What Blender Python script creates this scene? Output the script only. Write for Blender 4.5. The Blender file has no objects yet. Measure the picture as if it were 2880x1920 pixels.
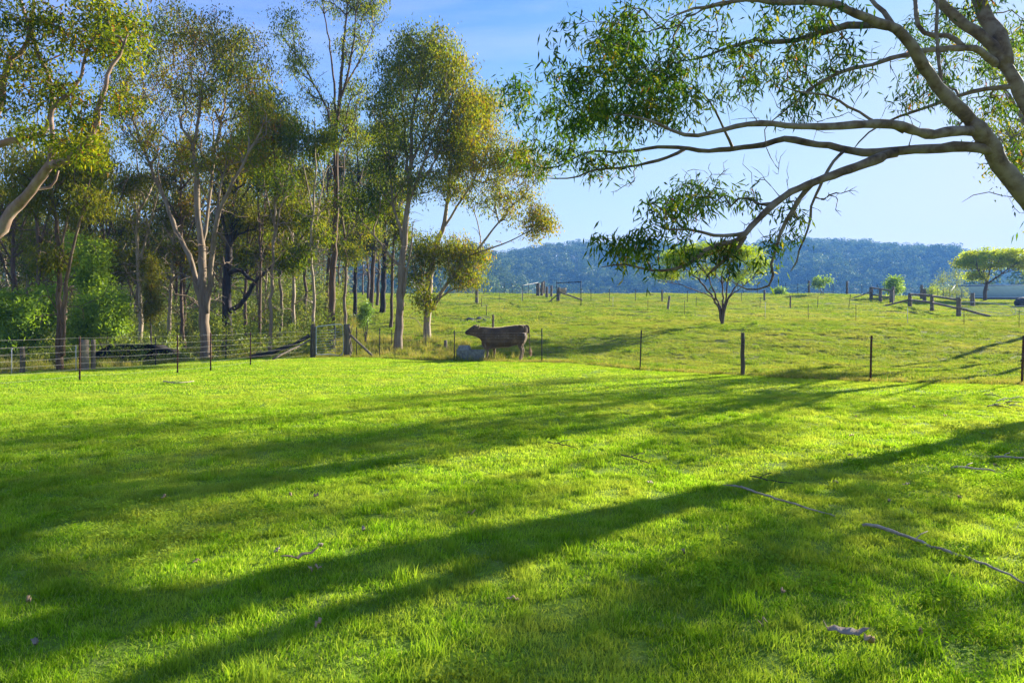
import bpy, bmesh, math, random
import numpy as np
from mathutils import Vector, Matrix

sc = bpy.context.scene
COL = sc.collection

# ------------------------------------------------------------------ camera, sky, sun, exposure
EYE, FPX, CX, HY = 1.6, 1920.0, 1440.0, 900.0
cam_d = bpy.data.cameras.new("camera"); cam = bpy.data.objects.new("camera", cam_d); COL.objects.link(cam)
cam.location = (0, 0, EYE); cam.rotation_euler = (math.radians(90), 0, 0)
cam_d.sensor_width = 36; cam_d.lens = 24; cam_d.shift_y = -60/2880
cam_d.clip_start = 0.05; cam_d.clip_end = 6000
sc.camera = cam

SUN_AZ, SUN_EL = math.radians(51), math.radians(19)
world = bpy.data.worlds.new("World"); sc.world = world; world.use_nodes = True
wn = world.node_tree; wn.nodes.clear()
w_out = wn.nodes.new("ShaderNodeOutputWorld"); w_bg = wn.nodes.new("ShaderNodeBackground")
sky = wn.nodes.new("ShaderNodeTexSky"); sky.sky_type = 'NISHITA'; sky.sun_disc = False
sky.sun_elevation = SUN_EL; sky.sun_rotation = SUN_AZ
sky.air_density = 1.0; sky.dust_density = 0.12; sky.ozone_density = 2.2; sky.altitude = 0
w_bg.inputs[1].default_value = 0.05
# thin high cirrus: a pale veil by direction, part of the sky itself
w_tc = wn.nodes.new("ShaderNodeTexCoord"); w_map = wn.nodes.new("ShaderNodeMapping")
w_map.inputs['Scale'].default_value = (1.0, 1.3, 4.2); w_map.inputs['Rotation'].default_value = (0.2, 0.35, 0.4)
w_no = wn.nodes.new("ShaderNodeTexNoise"); w_no.inputs['Scale'].default_value = 1.7; w_no.inputs['Detail'].default_value = 7
w_no.inputs['Roughness'].default_value = 0.62; w_no.inputs['Distortion'].default_value = 0.7
w_rm = wn.nodes.new("ShaderNodeMapRange"); w_rm.inputs[1].default_value = 0.42; w_rm.inputs[2].default_value = 0.85
w_rm.inputs[3].default_value = 0.0; w_rm.inputs[4].default_value = 0.55
w_mix = wn.nodes.new("ShaderNodeMix"); w_mix.data_type = 'RGBA'
w_hs = wn.nodes.new("ShaderNodeHueSaturation"); w_hs.inputs['Saturation'].default_value = 1.0
w_mix.inputs[7].default_value = (2.9, 3.2, 4.0, 1)
wn.links.new(w_tc.outputs['Generated'], w_map.inputs[0]); wn.links.new(w_map.outputs[0], w_no.inputs['Vector'])
wn.links.new(w_no.outputs['Fac'], w_rm.inputs[0]); wn.links.new(w_rm.outputs[0], w_mix.inputs[0])
w_sc = wn.nodes.new("ShaderNodeVectorMath"); w_sc.operation = 'SCALE'; w_sc.inputs['Scale'].default_value = 1/16
w_cv = wn.nodes.new("ShaderNodeRGBCurve"); w_us = wn.nodes.new("ShaderNodeVectorMath"); w_us.operation = 'SCALE'; w_us.inputs['Scale'].default_value = 16
for ch, tab in ((0, [(0, 0), (0.5, 0.45), (1.0, 0.58), (1.3, 0.68), (1.96, 1.3), (3.3, 2.3), (6, 3.15), (9, 3.4), (16, 3.5)]), (1, [(0, 0), (1.0, 0.9), (2.07, 1.38), (2.5, 1.7), (3.35, 2.42), (5, 3.08), (8, 3.42), (12, 3.5), (16, 3.6)]), (2, [(0, 0), (1.5, 2.2), (3.35, 3.5), (4.25, 3.9), (5.2, 3.95), (7, 4.0), (10, 4.1), (16, 4.2)])):
    c_ = w_cv.mapping.curves[ch]
    while len(c_.points) < len(tab): c_.points.new(0.5, 0.5)
    for p_, (x_, y_) in zip(c_.points, tab): p_.location = (x_/16, y_/16)
w_cv.mapping.update()
wn.links.new(sky.outputs[0], w_sc.inputs[0]); wn.links.new(w_sc.outputs[0], w_cv.inputs['Color']); wn.links.new(w_cv.outputs[0], w_us.inputs[0]); wn.links.new(w_us.outputs[0], w_hs.inputs['Color'])
wn.links.new(w_hs.outputs[0], w_mix.inputs[6])
wn.links.new(w_mix.outputs[2], w_bg.inputs[0]); wn.links.new(w_bg.outputs[0], w_out.inputs[0])

sun_d = bpy.data.lights.new("sun", 'SUN'); sun = bpy.data.objects.new("sun", sun_d); COL.objects.link(sun)
SDIR = Vector((math.sin(SUN_AZ)*math.cos(SUN_EL), math.cos(SUN_AZ)*math.cos(SUN_EL), math.sin(SUN_EL)))
sun.rotation_euler = SDIR.to_track_quat('Z', 'Y').to_euler(); sun.location = (30, 20, 40)
sun_d.energy = 3.3; sun_d.angle = math.radians(0.55); sun_d.color = (1.0, 0.94, 0.83)

vs = sc.view_settings; vs.view_transform = 'Standard'; vs.look = 'None'; vs.gamma = 1.0
vs.use_curve_mapping = False; vs.exposure = 2.47
cy = sc.cycles
cy.max_bounces = 4; cy.diffuse_bounces = 3; cy.glossy_bounces = 2; cy.transmission_bounces = 3
cy.transparent_max_bounces = 4; cy.volume_bounces = 0; cy.use_denoising = True
cy.sample_clamp_indirect = 4.0

# ------------------------------------------------------------------ helpers
def rs(seed): return np.random.default_rng(seed)
def sstep(a, b, x):
    t = np.clip((x-a)/(b-a), 0, 1); return t*t*(3-2*t)

def vnoise(x, y, seed=0):
    x = np.asarray(x, float); y = np.asarray(y, float)
    xi = np.floor(x).astype(np.int64); yi = np.floor(y).astype(np.int64); fx = x-xi; fy = y-yi
    def h(a, b):
        n = (a*374761393 + b*668265263 + seed*974711) & 0xffffffff
        n = ((n ^ (n >> 13))*1274126177) & 0xffffffff
        return ((n ^ (n >> 16)) & 0xffff)/65535.0
    fx = fx*fx*(3-2*fx); fy = fy*fy*(3-2*fy)
    return (h(xi, yi)*(1-fx)+h(xi+1, yi)*fx)*(1-fy)+(h(xi, yi+1)*(1-fx)+h(xi+1, yi+1)*fx)*fy

def mesh_np(name, verts, quads=None, tris=None, smooth=False, tint=None):
    me = bpy.data.meshes.new(name)
    verts = np.asarray(verts, np.float32)
    nq = 0 if quads is None else len(quads); nt = 0 if tris is None else len(tris)
    me.vertices.add(len(verts)); me.vertices.foreach_set("co", verts.ravel())
    me.loops.add(nq*4+nt*3); me.polygons.add(nq+nt)
    idx = []
    if nq: idx.append(np.asarray(quads, np.int32).ravel())
    if nt: idx.append(np.asarray(tris, np.int32).ravel())
    me.loops.foreach_set("vertex_index", np.concatenate(idx))
    st = np.concatenate([np.arange(nq)*4, nq*4+np.arange(nt)*3]).astype(np.int32)
    me.polygons.foreach_set("loop_start", st)
    if smooth: me.polygons.foreach_set("use_smooth", np.ones(nq+nt, bool))
    me.update(calc_edges=True)
    if tint is not None:
        at = me.attributes.new("tint", 'FLOAT', 'POINT'); at.data.foreach_set("value", np.asarray(tint, np.float32))
    return me

def link(name, me, mat=None, parent=None, loc=None):
    o = bpy.data.objects.new(name, me); COL.objects.link(o)
    if mat is not None and me is not None and not me.materials: me.materials.append(mat)
    if parent is not None: o.parent = parent
    if loc is not None: o.location = loc
    return o
def tag(o, label=None, cat=None, group=None, kind=None):
    if label: o["label"] = label
    if cat: o["category"] = cat
    if group: o["group"] = group
    if kind: o["kind"] = kind
    return o
def thing(name, label, cat, loc=(0, 0, 0), rz=0.0, group=None):
    o = bpy.data.objects.new(name, None); COL.objects.link(o); o.location = loc; o.rotation_euler = (0, 0, rz)
    o.empty_display_size = 0.2
    return tag(o, label, cat, group)

class MB:
    def __init__(s): s.v = []; s.q = []; s.t = []; s.a = []; s.n = 0
    def add(s, v, q=None, t=None, a=0.5):
        v = np.asarray(v, float)
        if q is not None and len(q): s.q.append(np.asarray(q)+s.n)
        if t is not None and len(t): s.t.append(np.asarray(t)+s.n)
        s.v.append(v); s.a.append(np.full(len(v), a) if np.isscalar(a) else a); s.n += len(v)
    def tube(s, path, rad, sides=6, cap=True, a=0.5, flat=1.0):
        path = np.asarray(path, float); N = len(path)
        rad = np.full(N, rad) if np.isscalar(rad) else np.asarray(rad, float)
        t = np.gradient(path, axis=0); t /= np.linalg.norm(t, axis=1)[:, None]+1e-9
        m = np.abs(t.mean(0)); ref = np.eye(3)[np.argmin(m)]
        n1 = np.cross(t, ref); n1 /= np.linalg.norm(n1, axis=1)[:, None]+1e-9
        n2 = np.cross(t, n1)
        an = np.arange(sides)*2*math.pi/sides
        ring = path[:, None, :] + rad[:, None, None]*(np.cos(an)[None, :, None]*n1[:, None, :] + flat*np.sin(an)[None, :, None]*n2[:, None, :])
        v = ring.reshape(-1, 3)
        i = np.arange(N-1)[:, None]*sides; j = np.arange(sides)[None, :]; j2 = (j+1) % sides
        q = np.stack([i+j, i+j2, i+sides+j2, i+sides+j], -1).reshape(-1, 4)
        tr = []
        if cap:
            v = np.vstack([v, path[0], path[-1]]); c0 = N*sides; c1 = c0+1
            jj = np.arange(sides); jn = (jj+1) % sides
            tr = np.concatenate([np.stack([np.full(sides, c0), jn, jj], -1),
                                 np.stack([np.full(sides, c1), (N-1)*sides+jj, (N-1)*sides+jn], -1)])
        s.add(v, q, tr if cap else None, a)
    def box(s, c, size, M=None, a=0.5):
        x, y, z = [k/2 for k in size]
        v = np.array([[-x,-y,-z],[x,-y,-z],[x,y,-z],[-x,y,-z],[-x,-y,z],[x,-y,z],[x,y,z],[-x,y,z]])
        if M is not None: v = v @ np.asarray(M).T
        s.add(v+np.asarray(c), [[0,3,2,1],[4,5,6,7],[0,1,5,4],[1,2,6,5],[2,3,7,6],[3,0,4,7]], None, a)
    def build(s, name, mat, parent=None, smooth=True, loc=None):
        me = mesh_np(name, np.vstack(s.v), np.vstack(s.q) if s.q else None, np.vstack(s.t) if s.t else None, smooth, np.concatenate(s.a))
        return link(name, me, mat, parent, loc)
    def mesh(s, name, mat, smooth=True):
        me = mesh_np(name, np.vstack(s.v), np.vstack(s.q) if s.q else None, np.vstack(s.t) if s.t else None, smooth, np.concatenate(s.a))
        me.materials.append(mat); return me

# ------------------------------------------------------------------ materials
def mat_new(name):
    m = bpy.data.materials.new(name); m.use_nodes = True; nt = m.node_tree; nt.nodes.clear()
    out = nt.nodes.new("ShaderNodeOutputMaterial"); return m, nt, out
def N(nt, typ, **kw):
    n = nt.nodes.new(typ)
    for k, v in kw.items():
        if k.startswith("i_"): n.inputs[k[2:]].default_value = v
        else: setattr(n, k, v)
    return n
def ramp(nt, stops, fac=None, interp='LINEAR'):
    r = nt.nodes.new("ShaderNodeValToRGB"); r.color_ramp.interpolation = interp
    e = r.color_ramp.elements
    while len(e) < len(stops): e.new(0.5)
    for el, (p, c) in zip(e, stops): el.position = p; el.color = (*c, 1)
    if fac is not None: nt.links.new(fac, r.inputs[0])
    return r
def noise(nt, scale, detail=4, rough=0.55, vec=None, dist=0.0):
    n = N(nt, "ShaderNodeTexNoise"); n.inputs['Scale'].default_value = scale; n.inputs['Detail'].default_value = detail
    n.inputs['Roughness'].default_value = rough; n.inputs['Distortion'].default_value = dist
    if vec is not None: nt.links.new(vec, n.inputs['Vector'])
    return n
def mixc(nt, fac, a, b, mode='MIX'):
    m = N(nt, "ShaderNodeMix", data_type='RGBA', blend_type=mode)
    for s, v in ((m.inputs[0], fac), (m.inputs[6], a), (m.inputs[7], b)):
        if isinstance(v, (int, float)): s.default_value = v
        elif isinstance(v, tuple): s.default_value = (*v, 1)
        else: nt.links.new(v, s)
    return m.outputs[2]
def mathn(nt, op, a, b=None):
    m = N(nt, "ShaderNodeMath", operation=op)
    for s, v in zip(m.inputs, (a, b)):
        if v is None: continue
        if isinstance(v, (int, float)): s.default_value = v
        else: nt.links.new(v, s)
    return m.outputs[0]

def leaf_mat(name, stops, transl=0.45, gloss=0.015, sat_noise=0.5):
    m, nt, out = mat_new(name)
    at = N(nt, "ShaderNodeAttribute", attribute_name="tint")
    r = ramp(nt, stops, at.outputs['Fac'])
    geo = N(nt, "ShaderNodeNewGeometry")
    no = noise(nt, sat_noise, 2, 0.5, geo.outputs['Position'])
    v = N(nt, "ShaderNodeMapRange"); v.inputs[1].default_value = 0.3; v.inputs[2].default_value = 0.7; v.inputs[3].default_value = 0.95; v.inputs[4].default_value = 1.6
    nt.links.new(no.outputs['Fac'], v.inputs[0])
    hs = N(nt, "ShaderNodeHueSaturation"); nt.links.new(r.outputs[0], hs.inputs['Color']); nt.links.new(v.outputs[0], hs.inputs['Value'])
    d = N(nt, "ShaderNodeBsdfDiffuse"); t = N(nt, "ShaderNodeBsdfTranslucent"); g = N(nt, "ShaderNodeBsdfGlossy"); g.inputs['Roughness'].default_value = 0.42
    tc = mixc(nt, 1.0, hs.outputs[0], (1.3, 1.3, 0.5), 'MULTIPLY')
    nt.links.new(hs.outputs[0], d.inputs[0]); nt.links.new(tc, t.inputs[0]); g.inputs[0].default_value = (0.8, 0.85, 0.8, 1)
    m1 = N(nt, "ShaderNodeMixShader"); m1.inputs[0].default_value = transl
    nt.links.new(d.outputs[0], m1.inputs[1]); nt.links.new(t.outputs[0], m1.inputs[2])
    m2 = N(nt, "ShaderNodeMixShader"); m2.inputs[0].default_value = gloss
    nt.links.new(m1.outputs[0], m2.inputs[1]); nt.links.new(g.outputs[0], m2.inputs[2])
    nt.links.new(m2.outputs[0], out.inputs[0]); return m

def solid_mat(name, stops, scale=8.0, stretch=(1, 1, 1), rough=0.8, bump=0.3, detail=5, metal=0.0, bscale=None, spec=0.3):
    m, nt, out = mat_new(name)
    tc = N(nt, "ShaderNodeTexCoord"); mp = N(nt, "ShaderNodeMapping"); mp.inputs['Scale'].default_value = stretch
    nt.links.new(tc.outputs['Object'], mp.inputs[0])
    no = noise(nt, scale, detail, 0.6, mp.outputs[0], 0.3)
    r = ramp(nt, stops, no.outputs['Fac'])
    p = N(nt, "ShaderNodeBsdfPrincipled"); p.inputs['Roughness'].default_value = rough; p.inputs['Metallic'].default_value = metal
    p.inputs['Specular IOR Level'].default_value = spec
    nt.links.new(r.outputs[0], p.inputs['Base Color'])
    if bump:
        b = N(nt, "ShaderNodeBump"); b.inputs['Strength'].default_value = bump; b.inputs['Distance'].default_value = 0.02
        n2 = noise(nt, bscale or scale*2.5, 5, 0.65, mp.outputs[0]); nt.links.new(n2.outputs['Fac'], b.inputs['Height'])
        nt.links.new(b.outputs[0], p.inputs['Normal'])
    nt.links.new(p.outputs[0], out.inputs[0]); return m

GUM_STOPS = [(0.0, (0.035, 0.065, 0.006)), (0.35, (0.075, 0.105, 0.007)), (0.62, (0.145, 0.165, 0.008)), (0.85, (0.24, 0.20, 0.010)), (1.0, (0.20, 0.085, 0.02))]
M_GUM = leaf_mat("gum_leaf", GUM_STOPS, 0.55, 0.0)
M_GUMD = leaf_mat("hanging_gum_leaf", [(0.0, (0.022, 0.055, 0.010)), (0.45, (0.05, 0.10, 0.010)), (0.75, (0.12, 0.15, 0.010)), (0.93, (0.24, 0.19, 0.02)), (1.0, (0.25, 0.09, 0.02))], 0.5, 0.004, 1.0)
M_OLIVE = leaf_mat("olive_leaf", [(0.0, (0.055, 0.075, 0.010)), (0.5, (0.125, 0.13, 0.014)), (0.85, (0.20, 0.165, 0.02)), (1.0, (0.19, 0.09, 0.03))], 0.5, 0.0)
M_WATTLE = leaf_mat("wattle_leaf", [(0.0, (0.10, 0.17, 0.014)), (0.5, (0.20, 0.29, 0.02)), (1.0, (0.32, 0.40, 0.03))], 0.5, 0.02)
M_UMBR = leaf_mat("feathery_leaf", [(0.0, (0.14, 0.22, 0.010)), (0.5, (0.24, 0.31, 0.012)), (1.0, (0.38, 0.36, 0.015))], 0.5, 0.02)
M_SHRUB = leaf_mat("shrub_leaf", [(0.0, (0.08, 0.14, 0.015)), (0.5, (0.16, 0.25, 0.025)), (1.0, (0.28, 0.36, 0.05))], 0.45, 0.05)
M_FOREST = leaf_mat("forest_leaf", [(0.0, (0.015, 0.035, 0.010)), (0.5, (0.05, 0.085, 0.022)), (1.0, (0.14, 0.17, 0.045))], 0.3, 0.02, 0.02)
M_SCRUB = leaf_mat("scrub_leaf", [(0.0, (0.075, 0.11, 0.014)), (0.5, (0.16, 0.20, 0.022)), (0.85, (0.25, 0.26, 0.04)), (1.0, (0.28, 0.22, 0.09))], 0.45, 0.02)
M_BARK = solid_mat("pale_gum_bark", [(0.25, (0.071, 0.046, 0.027)), (0.42, (0.185, 0.127, 0.077)), (0.58, (0.256, 0.192, 0.126)), (0.8, (0.321, 0.254, 0.174))], 5.0, (1, 1, 0.16), 0.9, 0.6)
M_BARK2 = solid_mat("brown_gum_bark", [(0.25, (0.049, 0.031, 0.020)), (0.5, (0.121, 0.077, 0.046)), (0.75, (0.207, 0.146, 0.092))], 6.0, (1, 1, 0.15), 0.9, 0.7)
M_BARKD = solid_mat("dark_rough_bark", [(0.3, (0.018, 0.014, 0.012)), (0.6, (0.06, 0.045, 0.038)), (0.85, (0.14, 0.11, 0.09))], 5.0, (1, 1, 0.3), 0.95, 0.8)
M_BARKG = solid_mat("smooth_grey_bark", [(0.3, (0.052, 0.030, 0.016)), (0.44, (0.138, 0.090, 0.048)), (0.56, (0.218, 0.165, 0.105)), (0.8, (0.299, 0.235, 0.156))], 3.4, (1, 1, 1), 0.8, 0.3)
M_TIMBER = solid_mat("weathered_timber", [(0.25, (0.069, 0.050, 0.033)), (0.5, (0.184, 0.140, 0.094)), (0.75, (0.310, 0.245, 0.168))], 9.0, (1, 1, 0.12), 0.9, 0.7)
M_TIMBERD = solid_mat("old_brown_timber", [(0.25, (0.045, 0.033, 0.022)), (0.5, (0.12, 0.09, 0.06)), (0.75, (0.24, 0.2, 0.14))], 9.0, (1, 1, 0.15), 0.9, 0.7)
M_RUST = solid_mat("rusty_steel", [(0.3, (0.035, 0.016, 0.010)), (0.55, (0.11, 0.042, 0.022)), (0.8, (0.19, 0.085, 0.045))], 25, (1, 1, 0.5), 0.85, 0.3)
M_PICKET = solid_mat("dark_steel_picket", [(0.3, (0.015, 0.014, 0.013)), (0.6, (0.045, 0.038, 0.033)), (0.8, (0.10, 0.07, 0.05))], 25, (1, 1, 0.5), 0.8, 0.2)
M_WIRE = solid_mat("galvanised_wire", [(0.3, (0.26, 0.24, 0.21)), (0.7, (0.45, 0.42, 0.38))], 6, (1, 1, 1), 0.7, 0.0, spec=0.1)
M_WIRED = solid_mat("rusted_wire", [(0.3, (0.07, 0.055, 0.045)), (0.7, (0.17, 0.14, 0.12))], 6, (1, 1, 1), 0.7, 0.0)
M_GALV = solid_mat("galvanised_pipe", [(0.3, (0.4, 0.4, 0.39)), (0.7, (0.62, 0.62, 0.6))], 12, (1, 1, 1), 0.7, 0.0, spec=0.1)
M_CONC = solid_mat("grey_concrete", [(0.3, (0.11, 0.11, 0.10)), (0.55, (0.22, 0.22, 0.205)), (0.8, (0.36, 0.355, 0.335))], 9, (1, 1, 1), 0.9, 0.4)
M_LITTER = solid_mat("pale_dry_leaf", [(0.3, (0.26, 0.15, 0.06)), (0.6, (0.46, 0.32, 0.17)), (0.8, (0.62, 0.5, 0.33))], 15, (1, 1, 1), 0.8, 0.2)
M_STICK = solid_mat("grey_dead_wood", [(0.3, (0.20, 0.15, 0.10)), (0.55, (0.36, 0.29, 0.21)), (0.8, (0.5, 0.42, 0.33))], 14, (1, 1, 1), 0.9, 0.4)

# ------------------------------------------------------------------ the ground
PY = [(-60, 0), (20, 0), (23, -0.02), (26, -0.2), (30, 0.02), (35, 0.68), (40, 1.34), (50, 1.85), (60, 2.55), (70, 3.4), (80, 4.35), (87, 4.95), (96, 5.05), (115, 4.6), (140, 2.6), (200, -3), (300, -8), (4000, -8)]
WY = [(-60, 0), (21, 0), (25, -0.15), (30, -0.9), (40, -1.4), (60, -0.5), (90, 1.5), (150, 4.5), (230, 4.0), (330, -8), (4000, -8)]
def smooth_interp(tab):
    xs = np.array([t[0] for t in tab], float); ys = np.array([t[1] for t in tab], float)
    g = np.concatenate([np.arange(-60, 160, 0.5), np.geomspace(160, 4000, 120)])
    v = np.interp(g, xs, ys)
    k = np.ones(9)/9; n = int(440); v2 = v.copy()
    vv = np.convolve(np.pad(v[:n], 4, 'edge'), k, 'valid'); v2[4:n-4] = vv[4:n-4]
    return lambda y: np.interp(y, g, v2)
fP, fW = smooth_interp(PY), smooth_interp(WY)
LAWN_U = np.array([(p-CX)/FPX for p in (-2000, -300, 63, 238, 438, 636, 870, 980, 1068, 1214, 1372, 1600, 1666, 1800, 2089, 2448, 2873, 3400, 4600)])
LAWN_Y = np.array([6, 16.5, 20.8, 21.8, 24, 28, 29.4, 29.6, 29.0, 27.0, 26.0, 25.1, 24.0, 21.8, 19.7, 17.5, 16.6, 15.5, 13])
def lawn_edge(x, y):
    return np.interp(x/np.maximum(y, 0.5), LAWN_U, LAWN_Y)
def gz(x, y):
    x = np.asarray(x, float); y = np.asarray(y, float)
    p = fP(y); w = fW(y)
    p = p*(1-0.22*(1-sstep(0, 15, x))*sstep(24, 30, y)*(1-sstep(42, 56, y)))
    u = x/np.maximum(y, 1)
    p = p*(1-0.16*sstep(0.45, 0.72, u)*sstep(45, 90, y))
    x0 = 2-(y-28)*0.47
    L = 1-sstep(x0-16, x0, x)
    z = p*(1-L)+w*L
    e = lawn_edge(x, y); z = z*sstep(0.3, 4.5, y-e); out = sstep(0.0, 2.0, y-e)*(1-sstep(130, 200, y))
    z = z + out*(0.16*(vnoise(x*0.35, y*0.35, 3)-0.5) + 0.07*(vnoise(x*1.1, y*1.1, 5)-0.5) + 0.045*(vnoise(x*2.6, y*2.2, 9)-0.5))
    z = z + 0.05*(vnoise(x*0.25+7, y*0.25, 1)-0.5)*(1-out) 
    return z
def gz1(x, y): return float(gz(np.array([x]), np.array([y]))[0])
def hit(px, py, ymin=3.0, ymax=150.0):
    """where a sight line from the eye meets the ground"""
    ys = np.arange(ymin, ymax, 0.1); xs = (px-CX)/FPX*ys; zs = EYE+(HY-py)/FPX*ys
    g = gz(xs, ys); k = np.nonzero(zs < g)[0]
    i = k[0] if len(k) else int(np.argmin(zs-g))
    return float(xs[i]), float(ys[i]), float(g[i])
def at(px, py, Y): return np.array([(px-CX)/FPX*Y, Y, EYE+(HY-py)/FPX*Y])

def build_ground():
    def axis(a, b, fine, c, mid, far):
        return a
    ys = np.concatenate([np.arange(-40, 0, 2), np.arange(0, 45, 0.4), np.arange(45, 140, 0.9), np.geomspace(140, 3000, 40)])
    xr = np.concatenate([np.arange(0, 30, 0.4), np.arange(30, 100, 1.0), np.geomspace(100, 2500, 40)])
    xs = np.concatenate([-xr[:0:-1], xr])
    X, Y = np.meshgrid(xs, ys); Z = gz(X, Y)
    v = np.stack([X, Y, Z], -1).reshape(-1, 3)
    nx, ny = len(xs), len(ys)
    i = np.arange(ny-1)[:, None]*nx; j = np.arange(nx-1)[None, :]
    q = np.stack([i+j, i+j+1, i+nx+j+1, i+nx+j], -1).reshape(-1, 4)
    me = mesh_np("ground", v, q, None, True)
    e = lawn_edge(v[:, 0], v[:, 1])
    lawn = 1-sstep(-0.15, 0.25, v[:, 1]-e)
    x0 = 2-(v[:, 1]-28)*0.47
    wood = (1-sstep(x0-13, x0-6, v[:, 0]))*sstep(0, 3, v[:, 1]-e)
    for nm, a in (("lawn", lawn), ("wood", wood)):
        at_ = me.attributes.new(nm, 'FLOAT', 'POINT'); at_.data.foreach_set("value", a.astype(np.float32))
    m, nt, out = mat_new("turf_ground")
    geo = N(nt, "ShaderNodeNewGeometry"); pos = geo.outputs['Position']
    n1 = noise(nt, 0.45, 5, 0.6, pos); n2 = noise(nt, 3.5, 5, 0.65, pos); n3 = noise(nt, 28, 4, 0.7, pos)
    lawnc = mixc(nt, 0.55, ramp(nt, [(0.3, (0.085, 0.16, 0.012)), (0.5, (0.14, 0.23, 0.016)), (0.7, (0.21, 0.26, 0.03))], n1.outputs['Fac']).outputs[0],
                 ramp(nt, [(0.3, (0.075, 0.12, 0.012)), (0.55, (0.15, 0.22, 0.02)), (0.75, (0.24, 0.23, 0.07))], n2.outputs['Fac']).outputs[0])
    padc = mixc(nt, 0.5, ramp(nt, [(0.3, (0.07, 0.085, 0.015)), (0.5, (0.12, 0.14, 0.02)), (0.72, (0.2, 0.19, 0.05))], n1.outputs['Fac']).outputs[0],
                ramp(nt, [(0.28, (0.045, 0.05, 0.015)), (0.45, (0.11, 0.13, 0.02)), (0.75, (0.19, 0.19, 0.04))], n2.outputs['Fac']).outputs[0])
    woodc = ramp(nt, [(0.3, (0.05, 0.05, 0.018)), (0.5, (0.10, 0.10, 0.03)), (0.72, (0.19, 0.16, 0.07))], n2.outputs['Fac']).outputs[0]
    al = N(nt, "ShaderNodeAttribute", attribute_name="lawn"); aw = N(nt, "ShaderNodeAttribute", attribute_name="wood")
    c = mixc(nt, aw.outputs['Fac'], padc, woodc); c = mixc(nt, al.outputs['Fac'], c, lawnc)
    fine = N(nt, "ShaderNodeMapRange"); fine.inputs[1].default_value = 0.3; fine.inputs[2].default_value = 0.7; fine.inputs[3].default_value = 0.9; fine.inputs[4].default_value = 1.7
    nt.links.new(n3.outputs['Fac'], fine.inputs[0])
    hs = N(nt, "ShaderNodeHueSaturation"); nt.links.new(c, hs.inputs['Color']); nt.links.new(fine.outputs[0], hs.inputs['Value'])
    p = N(nt, "ShaderNodeBsdfPrincipled"); p.inputs['Roughness'].default_value = 0.95; p.inputs['Specular IOR Level'].default_value = 0.1
    nt.links.new(hs.outputs[0], p.inputs['Base Color'])
    b = N(nt, "ShaderNodeBump"); b.inputs['Strength'].default_value = 0.8; b.inputs['Distance'].default_value = 0.06
    hsum = mathn(nt, 'ADD', n2.outputs['Fac'], n3.outputs['Fac']); nt.links.new(hsum, b.inputs['Height']); nt.links.new(b.outputs[0], p.inputs['Normal'])
    nt.links.new(p.outputs[0], out.inputs[0])
    return tag(link("ground", me, m), kind="structure")
build_ground()

# ------------------------------------------------------------------ scatter (only for stuff: grass, scrub, far forest)
_src = {}
def scatter(name, pts, rot, scl, var, meshes, label, cat):
    col = bpy.data.collections.new(name+"_source")
    for k, me in enumerate(meshes):
        o = bpy.data.objects.new(name+"_source_%02d" % k, me); col.objects.link(o)
    me = bpy.data.meshes.new(name); pts = np.asarray(pts, np.float32)
    me.vertices.add(len(pts)); me.vertices.foreach_set("co", pts.ravel())
    for nm, ty, ar in (("rot", 'FLOAT_VECTOR', rot), ("scl", 'FLOAT', scl), ("var", 'INT', var)):
        a = me.attributes.new(nm, ty, 'POINT'); ar = np.asarray(ar)
        if ty == 'FLOAT_VECTOR': a.data.foreach_set("vector", ar.astype(np.float32).ravel())
        else: a.data.foreach_set("value", ar.astype(np.int32 if ty == 'INT' else np.float32))
    o = link(name, me)
    ng = bpy.data.node_groups.new(name+"_nodes", 'GeometryNodeTree')
    ng.interface.new_socket("Geometry", in_out='INPUT', socket_type='NodeSocketGeometry')
    ng.interface.new_socket("Geometry", in_out='OUTPUT', socket_type='NodeSocketGeometry')
    gi = ng.nodes.new("NodeGroupInput"); go = ng.nodes.new("NodeGroupOutput")
    iop = ng.nodes.new("GeometryNodeInstanceOnPoints"); ci = ng.nodes.new("GeometryNodeCollectionInfo")
    ci.inputs['Collection'].default_value = col; ci.inputs['Separate Children'].default_value = True; ci.inputs['Reset Children'].default_value = True
    def named(nm, ty):
        n = ng.nodes.new("GeometryNodeInputNamedAttribute"); n.data_type = ty; n.inputs['Name'].default_value = nm
        return n.outputs['Attribute']
    ng.links.new(gi.outputs[0], iop.inputs['Points']); ng.links.new(ci.outputs[0], iop.inputs['Instance'])
    iop.inputs['Pick Instance'].default_value = True
    ng.links.new(named("var", 'INT'), iop.inputs['Instance Index'])
    ng.links.new(named("rot", 'FLOAT_VECTOR'), iop.inputs['Rotation'])
    ng.links.new(named("scl", 'FLOAT'), iop.inputs['Scale'])
    ng.links.new(iop.outputs[0], go.inputs[0])
    md = o.modifiers.new("scatter", 'NODES'); md.node_group = ng
    return tag(o, label, cat, kind="stuff")

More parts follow.
